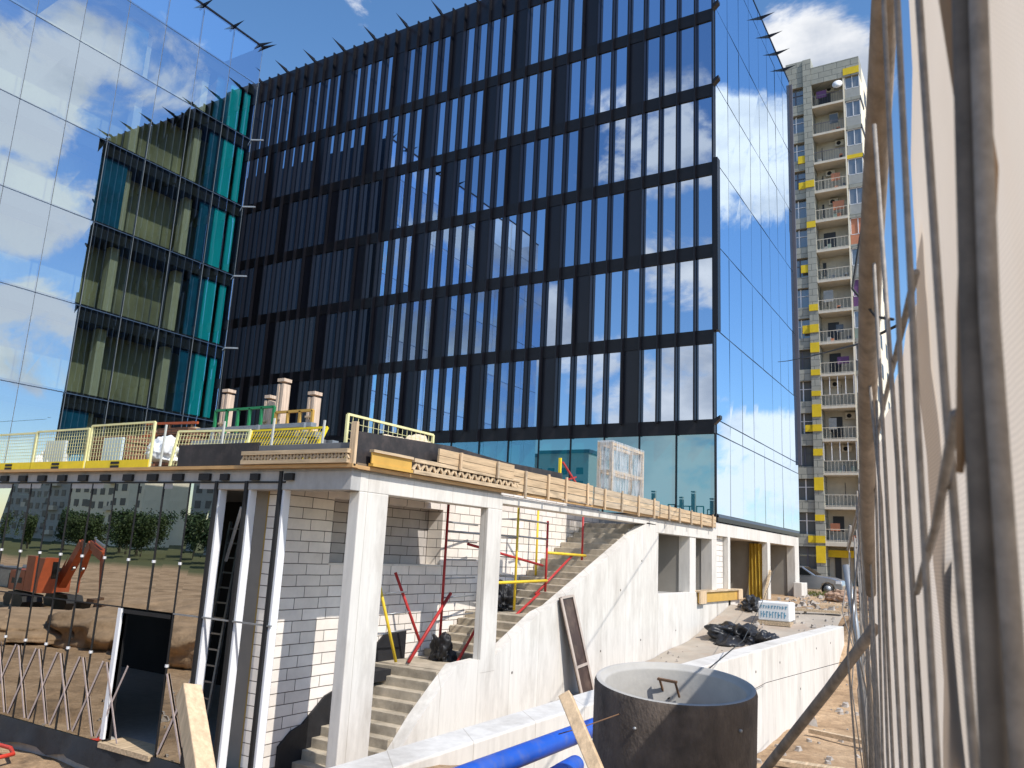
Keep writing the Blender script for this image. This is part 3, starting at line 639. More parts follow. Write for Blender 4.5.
for x, lab in ((-14.3, 'pale upright post between the mesh barriers'), (-12.55, 'pale upright post behind the leaning mesh barrier'), (-11.2, 'pale upright post beside the tall wooden column'), (-9.95, 'lone pale upright post near the deck corner')):
    tag(MB().bar((x, 10.0, 1.25), (x+.03, 10.0, 2.15 if x < -10 else 2.06), .032).build('barrier_post', CM_POST), lab, 'post', 'barrier posts on the deck')
# wooden column moulds
for x, y, z0, z1, w_, lab in ((-17.5, 14, 1.3, 3.86, .21, 'pale wooden column mould beside the teal glass strip'), (-15.85, 14.0, 1.3, 3.6, .18, 'shortest pale wooden column mould, behind the green frame'),
                          (-15.2, 13.8, 1.3, 3.95, .21, 'tallest pale wooden column mould, right of the green frame'), (-14.1, 13.8, 1.3, 3.55, .21, 'pinkish wooden column mould nearest the deck corner')):
    r = thing('column_mould', (x, y, z0), lab, 'column mould', 'wooden column moulds standing on the deck')
    for s in (-1, 1):
        MB().box(x+s*w_*.36-.035, x+s*w_*.36+.035, y-.12, y+.11, z0, z1-.14).build('plank', WOODW, r)
    MB().box(x-.035, x+.035, y-.10, y+.10, z0, z1-.15).build('plank', WOODW, r)
    MB().box(x-w_*.56, x+w_*.56, y-.13, y+.13, z1-.08, z1).build('head_board', WOODW, r)
    for z in (z0+.8, z0+1.6): MB().box(x-w_*.55, x+w_*.55, y-.15, y-.125, z, z+.05).build('batten', WOODZ, r)
def frame_rack(name, x0, x1, y, z0, z1, mat, label, n):
    r = thing(name, (x0, y, z0), label, 'frame')
    MB().bar((x0, y, z1), (x1, y, z1), .06).build('rail', mat, r); MB().bar((x0, y, z0+.1), (x1, y, z0+.1), .05).build('rail', mat, r)
    for i in range(n): x = x0+(x1-x0)*i/(n-1); MB().bar((x, y, z0), (x, y, z1), .06).build('post', mat, r)
frame_rack('green_trestle', -16.9, -14.8, 13.2, 2.4, 3.12, GREENP, 'green steel frame between the wooden column moulds', 6)
frame_rack('orange_trestle', -14.6, -13.4, 13.1, 2.3, 2.95, YELB, 'short orange frame between the two right column moulds', 4)
# stacked grey profiles
pr = 0
for k in range(4):
    for j in range(3):
        x0 = -14.2+random.uniform(-.2, .3)+(.3 if k > 2 else 0); x1 = -10.6+random.uniform(-.5, .3)-.15*k
        o = MB().box(x0, x1, 10.75+j*.22, 10.92+j*.22, 1.5+k*.15, 1.5+k*.15+.11).build('steel_profile', STEELG if (k+j) % 3 else GREYB)
        tag(o, 'long grey steel profile in the stack behind the barriers, ' + ['bottom', 'second', 'third', 'top'][k] + ' layer, ' + ['front', 'middle', 'rear'][j] + ' one', 'steel profile', 'steel profiles stacked on the deck')
for k, (x0, x1, z, y) in enumerate([(-16.2, -13.4, 1.75, 11.6), (-16.0, -13.0, 2.05, 11.9), (-16.4, -12.6, 2.42, 12.3)]):
    tag(MB().box(x0, x1, y, y+.16, z, z+.09).build('scaffold_tube', STEELG), ['lowest', 'middle', 'highest'][k]+' long grey bar of the rack behind the leaning barrier', 'steel bar', 'long bars racked on the deck')
for x in (-15.4, -13.9, -12.5): tag(MB().bar((x, 12.0, 1.3), (x, 12.0, 2.45), .06).build('rack_post', STEELG), {-15.4: 'left', -13.9: 'middle', -12.5: 'right'}[x]+' upright carrying the long grey bars', 'post', 'uprights of the bar rack')
# pallets of bricks, bags and sheets behind the left barriers
BRK = M_blocks('brown_bricks', (.26,.12,.07), (.20,.09,.055), (.10,.07,.05), .25, .09, .012)
def heap(x0, x1, y0, y1, z0, lay, mat, label):
    r = thing('brick_pallet', ((x0+x1)/2, (y0+y1)/2, z0), label, 'pallet', 'pallets of bricks on the deck')
    MB().box(x0, x1, y0, y1, z0, z0+.12).build('pallet', WOODX, r)
    for k in range(lay): MB().box(x0+.05+.04*(k%2), x1-.05+.03*(k%2), y0+.04, y1-.05, z0+.13+k*.19, z0+.13+k*.19+.165).build('brick_layer', mat, r)
heap(-18.5, -16.8, 10.8, 11.7, 1.3, 4, BRK, 'brown brick pallet behind the second mesh barrier')
heap(-17.9, -16.6, 12.2, 13.1, 1.3, 6, BRK, 'taller brown brick pallet standing farther back')
from mathutils import noise as mnoise
def blob(name, c, s, mat, label, cat, seed, amp=.3, group=None):
    rnd = random.Random(seed); bm = bmesh.new(); bmesh.ops.create_icosphere(bm, subdivisions=5, radius=1)
    off = Vector((rnd.uniform(0, 50), rnd.uniform(0, 50), rnd.uniform(0, 50)))
    for v in bm.verts:
        p = v.co*1.3+off
        f = 1+amp*(mnoise.fractal(p, 1.0, 2.0, 3)*.9 + (mnoise.ridged_multi_fractal(p*1.9, .9, 2.1, 5, 1., 2.)-1.2)*.28)
        co = v.co*max(.25, f)
        if co.z < -.35: co.z = -.35+.1*(co.z+.35)
        v.co = Vector((c[0]+co.x*s[0], c[1]+co.y*s[1], c[2]+(co.z+.35)*s[2]))
    me = bpy.data.meshes.new(name); bm.to_mesh(me); bm.free(); me.materials.append(mat)
    for p in me.polygons: p.use_smooth = True
    o = bpy.data.objects.new(name, me); COL.objects.link(o); return tag(o, label, cat, group)
blob('plastic_bag', (-16.0, 11.2, 1.6), (.42, .3, .36), WHITEP, 'crumpled white plastic bag behind the third mesh barrier', 'bag', 3, .5)
blob('plastic_bag', (-19.3, 10.6, 1.3), (.32, .3, .45), WHITEP, 'white bag lying by the left picture edge behind the barrier', 'bag', 5, .5)
board('insulation_sheet', M('pale_blue_sheet', (.48,.58,.62), .6, .08, 3), -17.0, -16.3, 10.4, 10.46, 1.3, 2.02, 'pale blue sheet standing behind the third barrier', 'sheet')
board('insulation_sheet', M('pale_grey_sheet', (.52,.58,.60), .6, .08, 3), -19.2, -18.4, 10.35, 10.41, 1.35, 2.0, 'pale grey sheet standing behind the second barrier', 'sheet')
for i, (x, z, w_) in enumerate([(-18.4, 2.35, 1.4), (-17.6, 2.52, 1.7), (-17.3, 2.42, 1.2), (-16.9, 2.60, .9)]):
    tag(MB().bar((x-w_/2, 12.4+.15*i, z), (x+w_/2, 12.5+.1*i, z+.1-.05*i), .16, .06).build('loose_plank', WOODX if i % 2 else ORNG), ['leftmost orange', 'longest pale', 'short orange', 'highest pale'][i]+' loose plank on top of the brick pallets', 'plank', 'loose planks on the pallets')
r = thing('guard_rail', (-19, 13, 1.3), 'thin orange guard rail frame behind the pallets at far left', 'guard rail')
for x in (-19.4, -18.4, -17.5): MB().bar((x, 13, 1.3), (x, 13, 2.85), .05).build('post', RUST, r)
MB().bar((-19.4, 13, 2.85), (-17.3, 13, 2.8), .06).build('rail', ORNG, r); MB().bar((-19.4, 13, 2.55), (-17.3, 13, 2.5), .05).build('rail', ORNG, r)
blob('sandbag_heap', (-9.75, 12.2, 1.5), (.35, .9, .42), M('canvas', (.62,.50,.36), .9, .2, 5, bump=.4), 'beige canvas heap behind the right hand mesh barrier', 'canvas heap', 9, .4)
# wrapped crate
cx0, cx1, cy0, cy1, cz0, cz1 = -9.78, -9.4, 20.9, 23.2, 1.32, 3.2
r = thing('wrapped_crate', (-9.6, 21, 1.3), 'tall crate wrapped in clear film standing on the deck before the teal glass', 'crate')
fr = MB()
for x in (cx0, cx1):
    for y in (cy0, cy1): fr.bar((x, y, cz0), (x, y, cz1), .09)
for z in (cz0+.05, (cz0+cz1)/2+.1, cz1-.05):
    for x in (cx0, cx1): fr.bar((x, cy0, z), (x, cy1, z), .08)
    for y in (cy0, cy1): fr.bar((cx0, y, z), (cx1, y, z), .08)
fr.build('frame', WOODX, r)
MB().box(cx0-.05, cx1+.05, cy0-.05, cy1+.05, cz0, cz1+.04).build('film', FILM, r)
r = thing('marker_post', (-9.2, 17.4, 1.3), 'yellow post with red straps on the deck edge left of the crate', 'post')
MB().bar((-9.2, 17.4, 1.3), (-9.2, 17.4, 2.3), .06).build('post', YELP, r)
MB().bar((-9.15, 17.45, 2.2), (-9.1, 18.1, 1.75), .04).bar((-9.1, 18.1, 1.9), (-9.15, 17.5, 1.75), .03).build('strap', REDP, r)

# ------------------------------------------------------------------ scaffold on the stairs
sf = thing('scaffold', (-10, 16, -2.2), 'red and yellow tube scaffold standing on the stairs behind the second column', 'scaffold')
def tb(name, mat, *pts, r=.03): return MB().tube(pts, r, 8).build(name, mat, sf, smooth=True)
SS = [(14.35, .95, -2.28, REDP, -10.3), (14.55, .95, -2.2, REDP, -9.45), (16.6, 1.15, -1.35, YELS, -9.85), (17.9, .78, -1.2, REDP, -9.75), (19.9, 1.1, -.25, REDP, -9.75), (18.9, 1.1, -.6, YELS, -10.6), (16.9, 1.2, -1.3, YELS, -10.75)]
for y, zt, zb, mt, x in SS: tb('standard', mt, (x, y, zb), (x, y, zt))
for z in (.55, .15, -.25, -.65, -1.05, -1.45): tb('rung', STEELG, (-10.3, 14.35, z), (-10.6, 16.0, z), r=.018)
for z in (.75, .3, -.15, -.6): tb('rung', STEELG, (-9.85, 16.6, z), (-10.75, 16.9, z), r=.018)
for z in (.75, .35): tb('ledger', STEELG, (-9.85, 16.6, z), (-9.75, 17.9, z-.03), r=.02)
tb('ledger', STEELG, (-10.3, 14.35, .35), (-9.85, 16.6, .33), r=.022)
tb('ledger', YELS, (-9.7, 15.0, -.72), (-9.72, 17.9, -.68), r=.035)
tb('ledger', YELS, (-9.72, 17.9, .0), (-9.7, 20.0, -.03), r=.035)
tb('brace', REDP, (-9.9, 14.6, .1), (-9.85, 17.9, -.32), r=.03)
tb('brace', REDP, (-9.8, 17.5, -1.0), (-9.75, 19.4, .0), r=.03)
tb('brace', REDP, (-9.75, 15.6, -1.85), (-9.75, 17.6, -.98), r=.03)
tb('brace', REDP, (-10.2, 13.2, -2.25), (-10.2, 14.5, -.95), r=.035)
tb('brace', REDP, (-9.6, 14.0, -2.28), (-9.55, 15.3, -.9), r=.03)
for i, (x, y0, z0, y1, z1, mt, lab) in enumerate([(-10.72, 12.62, -.50, 13.02, -2.25, YELS, 'yellow topped trestle leg leaning on the block wall'), (-10.7, 13.2, -.55, 13.75, -1.95, REDP, 'red trestle leg leaning on the block wall')]):
    tag(MB().tube([(x, y0, z0), (x+.35, y1, z1)], .03, 8).build('scaffold_tube', mt, smooth=True), lab, 'scaffold leg')
for i, (z, y0, y1) in enumerate([(-.95, 12.75, 13.35), (-1.35, 12.85, 13.5), (-1.7, 12.9, 13.6)]):
    tag(MB().tube([(-10.55, y0, z), (-10.5, y1, z+.03)], .016, 6).build('trestle_bar', STEELG, smooth=True), ['top', 'middle', 'bottom'][i]+' thin bar between the two leaning scaffold legs', 'bar', 'bars between the leaning legs')
blob('cable_bundle', (-10.1, 14.2, -2.28), (.24, .2, .36), MEMB, 'dark bundle of cables and cloth under the scaffold', 'bundle', 12, .7)
blob('cable_bundle', (-10.4, 17.0, -1.38), (.3, .4, .4), MEMB, 'dark heap in the shade on the upper stair landing', 'bundle', 13, .7)
tag(MB().box(-10.75, -10.3, 12.25, 12.8, -2.55, -2.35).box(-10.72, -10.62, 12.2, 12.8, -2.9, -2.5).build('felt_sheet', MEMB), 'grey felt sheet folded on the lower steps', 'sheet')
# ladder inside the dark bay
r = thing('ladder', (-12.0, 10.6, -3.9), 'steel ladder leaning in the dark bay behind the white posts', 'ladder')
a0, a1 = Vector((-12.85, 10.35, -3.9)), Vector((-13.15, 10.95, .3))
for s in (0, .34): MB().bar(a0+Vector((s,0,0)), a1+Vector((s,0,0)), .05).build('rail', STEELG, r)
for i in range(15): p = a0.lerp(a1, (i+.5)/15); MB().bar(p, p+Vector((.34,0,0)), .03).build('rung', STEELG, r)
tag(MB().bar((-12.75, 10.6, -.45), (-12.1, 10.28, .55), .05).build('support_pole', STEELW), 'pale pole slanting behind the middle white post', 'pole')
# folding lattice barrier in front of the glass
r = thing('folding_barrier', (-17, 9.6, -3.85), 'pale expanding lattice barrier along the foot of the glass front', 'barrier')
for x in [-20.3+.78*i for i in range(8)]+[-13.02]:
    MB().bar((x+.06, 9.786, -3.8), (x+.72, 9.786, -2.45), .008, .04).bar((x+.06, 9.778, -2.45), (x+.72, 9.778, -3.8), .008, .04).build('slat_pair', M('pale_pink_slat', (.52,.42,.38), .7, .1, 5) if x == -20.3 else bpy.data.materials['pale_pink_slat'], r)
tag(MB().tube([(-20, 9.1, -4.18), (-17.6, 9.25, -4.2), (-16.7, 9.3, -4.2), (-16.3, 9.15, -4.22), (-16.3, 8.8, -4.24), (-16.6, 8.2, -4.24)], .04, 8).build('hose', HOSER, smooth=True), 'red hose lying on the ground at the bottom left corner', 'hose')

# ------------------------------------------------------------------ retaining wall, ring, pipes, timber
rw = MB().prism([(2, -5), (2, -1.86), (14.6, -1.77), (19.5, -1.79), (28.2, -1.84), (28.2, -5)], 'x', -4.93, -4.5)
rwo = tag(rw.build('retaining_wall', CONC, bevel=.02), 'low pale concrete retaining wall running behind the concrete ring', 'retaining wall')
for y in (9.3, 11.3, 13.3, 15.3, 17.4, 19.5, 21.6, 23.7, 25.8):
    for z in ((-2.2,) if int(y) % 3 else (-3.0,)): MB().tube([(-4.51, y, z+.02*math.sin(y*3)), (-4.492, y, z+.02*math.sin(y*3))], .026, 10).build('tie_hole', TIEH, rwo)
# concrete ring, slightly sunk towards the viewer
rg = thing('concrete_ring', (-2.22, 6.14, -1.95), 'dark concrete manhole ring standing open beside the blue pipes', 'concrete ring')
rg.rotation_euler = (R(5.5), R(3.2), 0)
n = 72; Ro, Ri, H = .595, .515, 1.06
def lathe(prof, n, name, mat, parent):
    m_ = MB()
    for r_, z_ in prof:
        for k in range(n): a = 2*math.pi*k/n; m_.v.append((r_*math.cos(a), r_*math.sin(a), z_))
    for j in range(len(prof)-1):
        for k in range(n): m_.f.append((j*n+k, j*n+(k+1)%n, (j+1)*n+(k+1)%n, (j+1)*n+k))
    return m_.build(name, mat, parent, smooth=True, local=True)
o = lathe([(Ro+.012, -.1), (Ro, .3), (Ro, H-.03), (Ro-.012, H)], n, 'shell', CONC_D, rg)
lathe([(Ro-.012, H), (Ri+.035, H+.002), (Ri+.03, H-.025), (Ri+.006, H-.03), (Ri, H-.045), (Ri, -.1)], n, 'bore', CONC_IN, rg)
st = MB(); aa = R(112)
for s in (-1, 1): st.bar((Ri*math.cos(aa)+.065*s, Ri*math.sin(aa)-.0, H-.24), (Ri*math.cos(aa)+.065*s, Ri*math.sin(aa)-.11, H-.10), .014)
st.bar((Ri*math.cos(aa)-.08, Ri*math.sin(aa)-.11, H-.10), (Ri*math.cos(aa)+.08, Ri*math.sin(aa)-.11, H-.10), .028, .018)
st.build('step_iron', RUST, rg, local=True)
for a, z in ((-96, .86), (-22, .88)):
    a = R(a); MB().tube([((Ro-.01)*math.cos(a), (Ro-.01)*math.sin(a), z), ((Ro+.015)*math.cos(a), (Ro+.015)*math.sin(a), z)], .011, 10).build('lifting_eye', STEELG, rg, smooth=True, local=True)
PIPE1 = ((-3.69, 4.2, -1.74), (-3.70, 8.7, -1.72)); PIPE2 = ((-3.22, 4.6, -1.86), (-3.43, 7.0, -1.86))
def pipe(a, b, r_, label):
    p = thing('water_pipe', a, label, 'pipe', 'blue plastic pipes beside the ring')
    A, B = Vector(a), Vector(b)
    MB().tube([A, A.lerp(B, .5), B], r_, 28, cap=False).build('barrel', PIPEB, p, smooth=True)
    MB().tube([A.lerp(B, .02), A.lerp(B, .99)], r_*.93, 28, cap=False).build('bore', GASK, p, smooth=True)
    d = (B-A).normalized(); MB().tube([B-d*.35, B-d*.02], r_*1.025, 28, cap=False).build('spigot', PIPEB, p, smooth=True)
pipe(PIPE1[0], PIPE1[1], .09, 'farther blue pipe running behind the dark ring')
pipe(PIPE2[0], PIPE2[1], .08, 'nearer short blue pipe with its cut end showing')
tag(MB().bar((-2.64, 5.2, -.96), (-2.10, 4.75, -1.42), .085, .085, up=(.3, -.9, .2)).build('timber_post', WOODZ, bevel=.006), 'square pale timber tilted against the blue pipes left of the ring', 'timber')
tag(MB().bar((-6.3, 5.0, -1.36), (-5.35, 4.55, -2.05), .17, .17, up=(.9, -.25, .3)).build('timber_post', WOODZ, bevel=.01), 'thick square timber rising from the bottom edge at lower left', 'timber')
# cast-iron wire from ring
tag(MB().tube([(-2.33, 5.53, -1.06), (-2.55, 5.25, -1.16), (-2.66, 5.15, -1.2)], .004, 5).build('tie_wire', RUST, smooth=True), 'rusty tie wire from the ring to the tilted timber', 'wire')
tag(MB().tube([(-2.38, 6.5, -1.1), (-2.4, 7.6, -.98), (-3.0, 11, -1.0), (-5.2, 21, -.85), (-8.8, 38, .0)], .007, 5).build('tie_wire', CABLE, smooth=True), 'long thin wire rising from the ring to the far columns', 'wire')
tag(MB().tube([(-4.48, 12.0, -2.6), (-4.44, 18, -2.45), (-3.0, 18, -1.9), (-.9, 6, -.6)], .006, 5).build('tie_wire', CABLE, smooth=True), 'thin wire crossing the sunlit retaining wall', 'wire')
# formwork panel leaning on the stair wall
r = thing('formwork_shutter', (-8.6, 17.2, -3.3), 'brown film faced panel in a pale frame leaning on the stair wall', 'formwork panel')
A = Vector((-8.62, 17.75, -3.32)); U = Vector((-.35, -.62, 2.3)); W_ = Vector((-.02, .66, .04))
def pt(u, v, o=0): return A+U*u+W_*v+Vector((.05, 0, .0))*o
MB().add([pt(0,0), pt(0,1), pt(1,1), pt(1,0), pt(0,0,1), pt(0,1,1), pt(1,1,1), pt(1,0,1)], [(0,1,2,3),(7,6,5,4),(0,4,5,1),(1,5,6,2),(2,6,7,3),(3,7,4,0)]).build('sheet', PLYD, r)
fm = MB()
for v in (0, 1): fm.bar(pt(0,v,1.3), pt(1,v,1.3), .05)
for u in (0, .32, 1): fm.bar(pt(u,0,1.3), pt(u,1,1.3), .05)
fm.build('frame', M('pale_steel_frame', (.5,.42,.36), .5, .15, 4), r)

# ------------------------------------------------------------------ yard between podium and wall
blob('plastic_sheeting', (-7.7, 27.6, -2.66), (.75, 1.0, .48), BLACKP, 'crumpled black plastic sheeting heap on the apron, larger main part', 'plastic sheet', 21, .75)
blob('plastic_sheeting', (-6.75, 27.0, -2.66), (.5, .5, .3), BLACKP, 'smaller black plastic lump beside the main heap', 'plastic sheet', 22, .7)
blob('plastic_sheeting', (-8.0, 30.8, -1.8), (.4, .4, .45), BLACKP, 'small black bag behind the sheeting heap next to the white pallet', 'plastic sheet', 23, .6)
# white wrapped pallet with blue print
r = thing('block_pallet', (-6.85, 29.3, -2.0), 'white wrapped pallet of blocks with blue lettering on the apron', 'pallet')
MB().box(-7.4, -6.3, 28.9, 29.8, -2.05, -1.92).build('pallet', WOODX, r)
MB().box(-7.38, -6.32, 28.92, 29.78, -1.91, -1.28).build('wrapping', WHITEP, r, bevel=.04)
pp = MB(); rr = random.Random(4)
for z, h in ((-1.50, .1), (-1.80, .2)):
    x = -7.28
    while x < -6.42:
        w_ = rr.uniform(.04, .075); pp.box(x, x+w_*.45, 28.912, 28.918, z, z+h); pp.box(x, x+w_, 28.911, 28.917, z+h*.4, z+h*.6) if rr.random() > .4 else pp.box(x, x+w_, 28.911, 28.917, z+h-.03, z+h); x += w_+.035
pp.build('print', BLUEPRINT, r)
r = thing('formwork_box', (-9, 30, -1.5), 'yellow wooden formwork box around the low concrete upstand', 'formwork box')
MB().box(-8.98, -8.92, 27.3, 32.4, -1.42, -1.08).build('side_board', YELB, r)
MB().box(-8.91, -8.85, 27.25, 27.9, -1.45, -1.02).build('batten', WOODZ, r); MB().box(-8.91, -8.85, 31.9, 32.45, -1.4, -1.05).build('batten', WOODZ, r)
MB().box(-9.25, -8.86, 27.2, 32.45, -1.07, -1.02).build('top_board', WOODX, r)
MB().box(-9.5, -9.0, 29.6, 32.5, -2.6, -1.43).build('upstand', CONC, r)
r = thing('tarpaulin', (-9.5, 36.9, -1.75), 'yellow tarpaulin hanging in the bay behind the round column', 'tarpaulin')
tm = MB(); nn = 14
for i in range(nn+1):
    x = -9.78+i*.042
    for z in (-1.75, -.9, 0, .85): tm.v.append((x-(.06*(.85-z) if i < 4 else 0)*0, 36.95+.06*math.sin(i*1.7+z)-.05*(z < 0), z))
for i in range(nn):
    for k in range(3): tm.f.append((i*4+k, (i+1)*4+k, (i+1)*4+k+1, i*4+k+1))
tm.build('cloth', TARP, r, smooth=True)
tag(MB().bar((-9.0, 36.2, -1.7), (-8.95, 37.3, -.3), .09).build('prop_plank', WOODX), 'pale plank propped against the round column', 'plank')
tag(MB().box(-8.95, -8.55, 41.9, 43.2, -1.6, -.85).build('concrete_block', CONC, bevel=.02), 'white concrete block beside the last column', 'block')
tag(MB().box(-8.7, -8.2, 32.2, 33.2, -1.62, -1.42).build('foam_block', WHITEP, bevel=.03), 'small white foam block near the wooden box', 'block')
for i, (x, y, z, a, l, w_) in enumerate([(-5.6, 34, -1.5, .2, 1.6, .2), (-4.6, 33, -1.5, 1.0, 1.2, .12), (-4.9, 36.5, -1.5, -.4, 1.8, .15), (-5.9, 30.7, -1.55, .1, 1.9, .22), (-3.3, 16.5, -3.62, .1, 1.2, .22), (-2.9, 19.5, -3.6, -.3, 2.2, .12)]):
    c = Vector((x, y, z)); d = Vector((math.cos(a), math.sin(a), 0))*l/2
    tag(MB().bar(c-d, c+d, w_, .09).build('loose_board', WOODX if i != 1 else PLYD), ['dusty board lying left of the rubble in the far yard', 'dark broken board in the far yard', 'pale board farthest back in the yard', 'pale board at the edge of the apron', 'orange brown plank in the trench near the fence', 'thin pale lath on the trench floor'][i], 'board', 'loose boards on the ground')
for i, (x, y, s) in enumerate([(-6.25, 39.5, .7), (-5.6, 42, .7)]):
    blob('rubble_heap', (x, y, -1.5), (s, s*.7, s*.55), M('rubble_%s' % 'ab'[i], (.42,.28,.2), .95, .35, 4, bump=.8), ['pinkish rubble heap in front of the silver car', 'smaller rubble heap right of the car'][i], 'rubble', 30+i, .5)
STONE = M('broken_concrete', (.36,.32,.28), .95, .25, 6)
# stones and clods in one scattered mass
st = MB(); rs = random.Random(11)
def clod(x, y, z, s):
    a = rs.uniform(0, 6.28); vs = [(x+s*math.cos(a+k*1.57)*rs.uniform(.7,1.2), y+s*math.sin(a+k*1.57)*rs.uniform(.7,1.2), z-.02) for k in range(4)]+[(x+s*.6*math.cos(a+k*1.57+.4), y+s*.6*math.sin(a+k*1.57+.4), z+s*rs.uniform(.5,.9)) for k in range(4)]
    st.add(vs, [(4,5,6,7),(0,1,5,4),(1,2,6,5),(2,3,7,6),(3,0,4,7)])
for _ in range(230):
    x, y = rs.uniform(-4.4, -.3), rs.uniform(10.5, 28); clod(x, y, ground_z(x, y), abs(rs.gauss(0, .07))+.02)
for _ in range(500):
    x, y = rs.uniform(-8.6, -2), rs.uniform(27, 46); clod(x, y, max(ground_z(x, y), lerp(LEFT, y)+.1 if x < -5 and y < 31 else -9), abs(rs.gauss(0, .07))+.02)
for _ in range(160):
    x, y = rs.uniform(-8.9, -5.2), rs.uniform(13, 27); clod(x, y, lerp(LEFT, y)+.1, abs(rs.gauss(0, .035))+.012)
for _ in range(250):
    x, y = rs.uniform(-20, -6), rs.uniform(3, 9.4); clod(x, y, ground_z(x, y), abs(rs.gauss(0, .05))+.015)
o = st.build('rubble', STONE); o['kind'] = 'stuff'; o['label'] = 'small stones and clods scattered over the site'; o['category'] = 'rubble'
# grass strip in front of the car
gs = MB(); rs = random.Random(5)
for _ in range(2600):
    x, y = rs.uniform(-10.5, -3), rs.uniform(43.2, 46.2); h = rs.uniform(.08, .3); a = rs.uniform(0, 6.28); z = ground_z(x, y)
    gs.add([(x-.02*math.cos(a), y-.02*math.sin(a), z), (x+.02*math.cos(a), y+.02*math.sin(a), z), (x+.08*math.cos(a+1), y+.08*math.sin(a+1), z+h)], [(0,1,2)])
o = gs.build('grass', M('dry_grass', (.12, .13, .03), .9, .4, 2)); o['kind'] = 'stuff'; o['label'] = 'patchy dry grass in front of the silver car'; o['category'] = 'grass'

# ------------------------------------------------------------------ silver car
cr_ = thing('parked_car', (-9.45, 47, -1.5), 'silver hatchback parked in front of the apartment block', 'car')
CARP = M('silver_car_paint', (.42, .42, .43), .25, .03, 2, metallic=.7, spec=.6); CARG = M('dark_car_glass', (.012,.014,.016), .06, .1, 2, spec=.8)
prof = [(-2.1,.35),(-2.12,.75),(-2.0,.95),(-1.75,1.02),(-1.2,1.40),(-.6,1.48),(.1,1.44),(.75,1.02),(1.55,.92),(2.0,.78),(2.12,.55),(2.1,.3),(1.72,.28),(1.62,.55),(1.35,.66),(1.08,.55),(.98,.26),(-.98,.26),(-1.08,.55),(-1.35,.66),(-1.62,.55),(-1.72,.3)]
cxo, czo = -9.45, -1.5
P_ = [(x+cxo, z+czo) for x, z in prof]
MB().prism(P_, 'y', 46.1, 47.8).build('body', CARP, cr_, bevel=.05)
MB().prism([(x+cxo, z+czo) for x, z in [(-1.55,1.02),(-1.12,1.34),(-.6,1.40),(-.55,1.0)]], 'y', 46.08, 46.12).build('window', CARG, cr_)
MB().prism([(x+cxo, z+czo) for x, z in [(-.48,1.0),(-.52,1.40),(.06,1.37),(.58,1.0)]], 'y', 46.08, 46.12).build('window', CARG, cr_)
MB().quad((cxo+.14, 46.2, czo+1.435), (cxo+.79, 46.16, czo+1.03), (cxo+.79, 47.7, czo+1.03), (cxo+.14, 47.65, czo+1.435)).build('windscreen', CARG, cr_)
for x in (-1.35, 1.35):
    wl = MB().tube([(cxo+x, 46.1, czo+.32), (cxo+x, 46.32, czo+.32)], .31, 22).build('wheel', GASK, cr_, smooth=True)
    MB().tube([(cxo+x, 46.08, czo+.32), (cxo+x, 46.14, czo+.32)], .19, 16).build('rim', STEELG, wl, smooth=True)
MB().box(cxo+1.78, cxo+2.06, 46.07, 46.2, czo+.62, czo+.76).build('headlight', STEELW, cr_)
for x in (-.5, ): MB().box(cxo+x-.1, cxo+x+.08, 46.06, 46.1, czo+.86, czo+.90).build('handle', STEELG, cr_)

# ------------------------------------------------------------------ apartment block
AY = 73.0; FH = 2.907
ZS = [42.8-FH*i for i in range(15)]
ab = thing('apartment_block', (-11, 80, -1.5), 'tall grey apartment block with yellow tiles and stacked balconies behind the mirrored corner', 'apartment block')
TILE = M_blocks('grey_green_tile', (.38,.385,.34), (.33,.335,.30), (.18,.19,.18), 1.2, .6, .03)
BEIGE = M('balcony_render', (.58, .54, .46), .9, .14, .6, dirt=(.4,.36,.3), dirt_scale=.5, dirt_amt=.5)
SIDEW = M('pale_side_wall', (.78,.72,.58), .9, .06, .6)
YELT = M('yellow_tile', (.72, .52, .02), .6, .1, 2)
AGL = M_glass('apartment_glass', (.7,.74,.78), .18, dark=(.17,.18,.18), edge=.2)
DGW = M('dark_window_recess', (.05,.055,.065), .4, .3, .4)
MB().box(-25, -8.75, AY+1.6, AY+14, -1.6, 46.4).build('body', BEIGE, ab)
MB().box(-8.75, -8.62, AY+.3, AY+14, -1.6, 46.8).build('side_wall', SIDEW, ab)
for k in range(15):
    for y in (76, 80, 84): MB().box(-8.62, -8.6, y, y+1.3, ZS[k]+.9, ZS[k]+2.3).build('window', DGW, ab)
MB().box(-25, -15.2, AY+.3, AY+1.65, -1.6, 47.6).build('wall', TILE, ab)
MB().box(-13.6, -12.85, AY-.15, AY+1.65, -1.6, 47.9).build('pier', TILE, ab)
MB().box(-15.2, -13.6, AY+.0, AY+.5, 45.2, 47.95).build('parapet', TILE, ab)
MB().box(-12.84, -8.6, AY-.1, AY+1.6, 45.1, 46.9).build('parapet', TILE, ab)
MB().box(-10.0, -8.6, AY-.13, AY-.11, 45.25, 45.95).build('yellow_panel', YELT, ab)
MB().box(-15.2, -13.6, AY+.4, AY+.6, -1.6, 45.2).build('wall', DGW, ab)
for i, z in enumerate(ZS+[ZS[-1]-FH]):
    MB().box(-15.2, -13.6, AY+.02, AY+.39, z-.5, z+.55).build('spandrel', TILE, ab)
    f_ = MB(); zz = z+.56
    f_.box(-15.2, -15.1, AY+.3, AY+.36, zz, zz+1.8).box(-14.45, -14.35, AY+.3, AY+.36, zz, zz+1.8).box(-13.7, -13.6, AY+.3, AY+.36, zz, zz+1.8).box(-15.1, -13.7, AY+.31, AY+.35, zz+1.1, zz+1.16)
    fo = f_.build('window', STEELW if i % 3 else ENDG, ab)
    MB().quad((-15.1, AY+.37, zz), (-13.7, AY+.37, zz), (-13.7, AY+.37, zz+1.8), (-15.1, AY+.37, zz+1.8)).build('pane', AGL, fo)
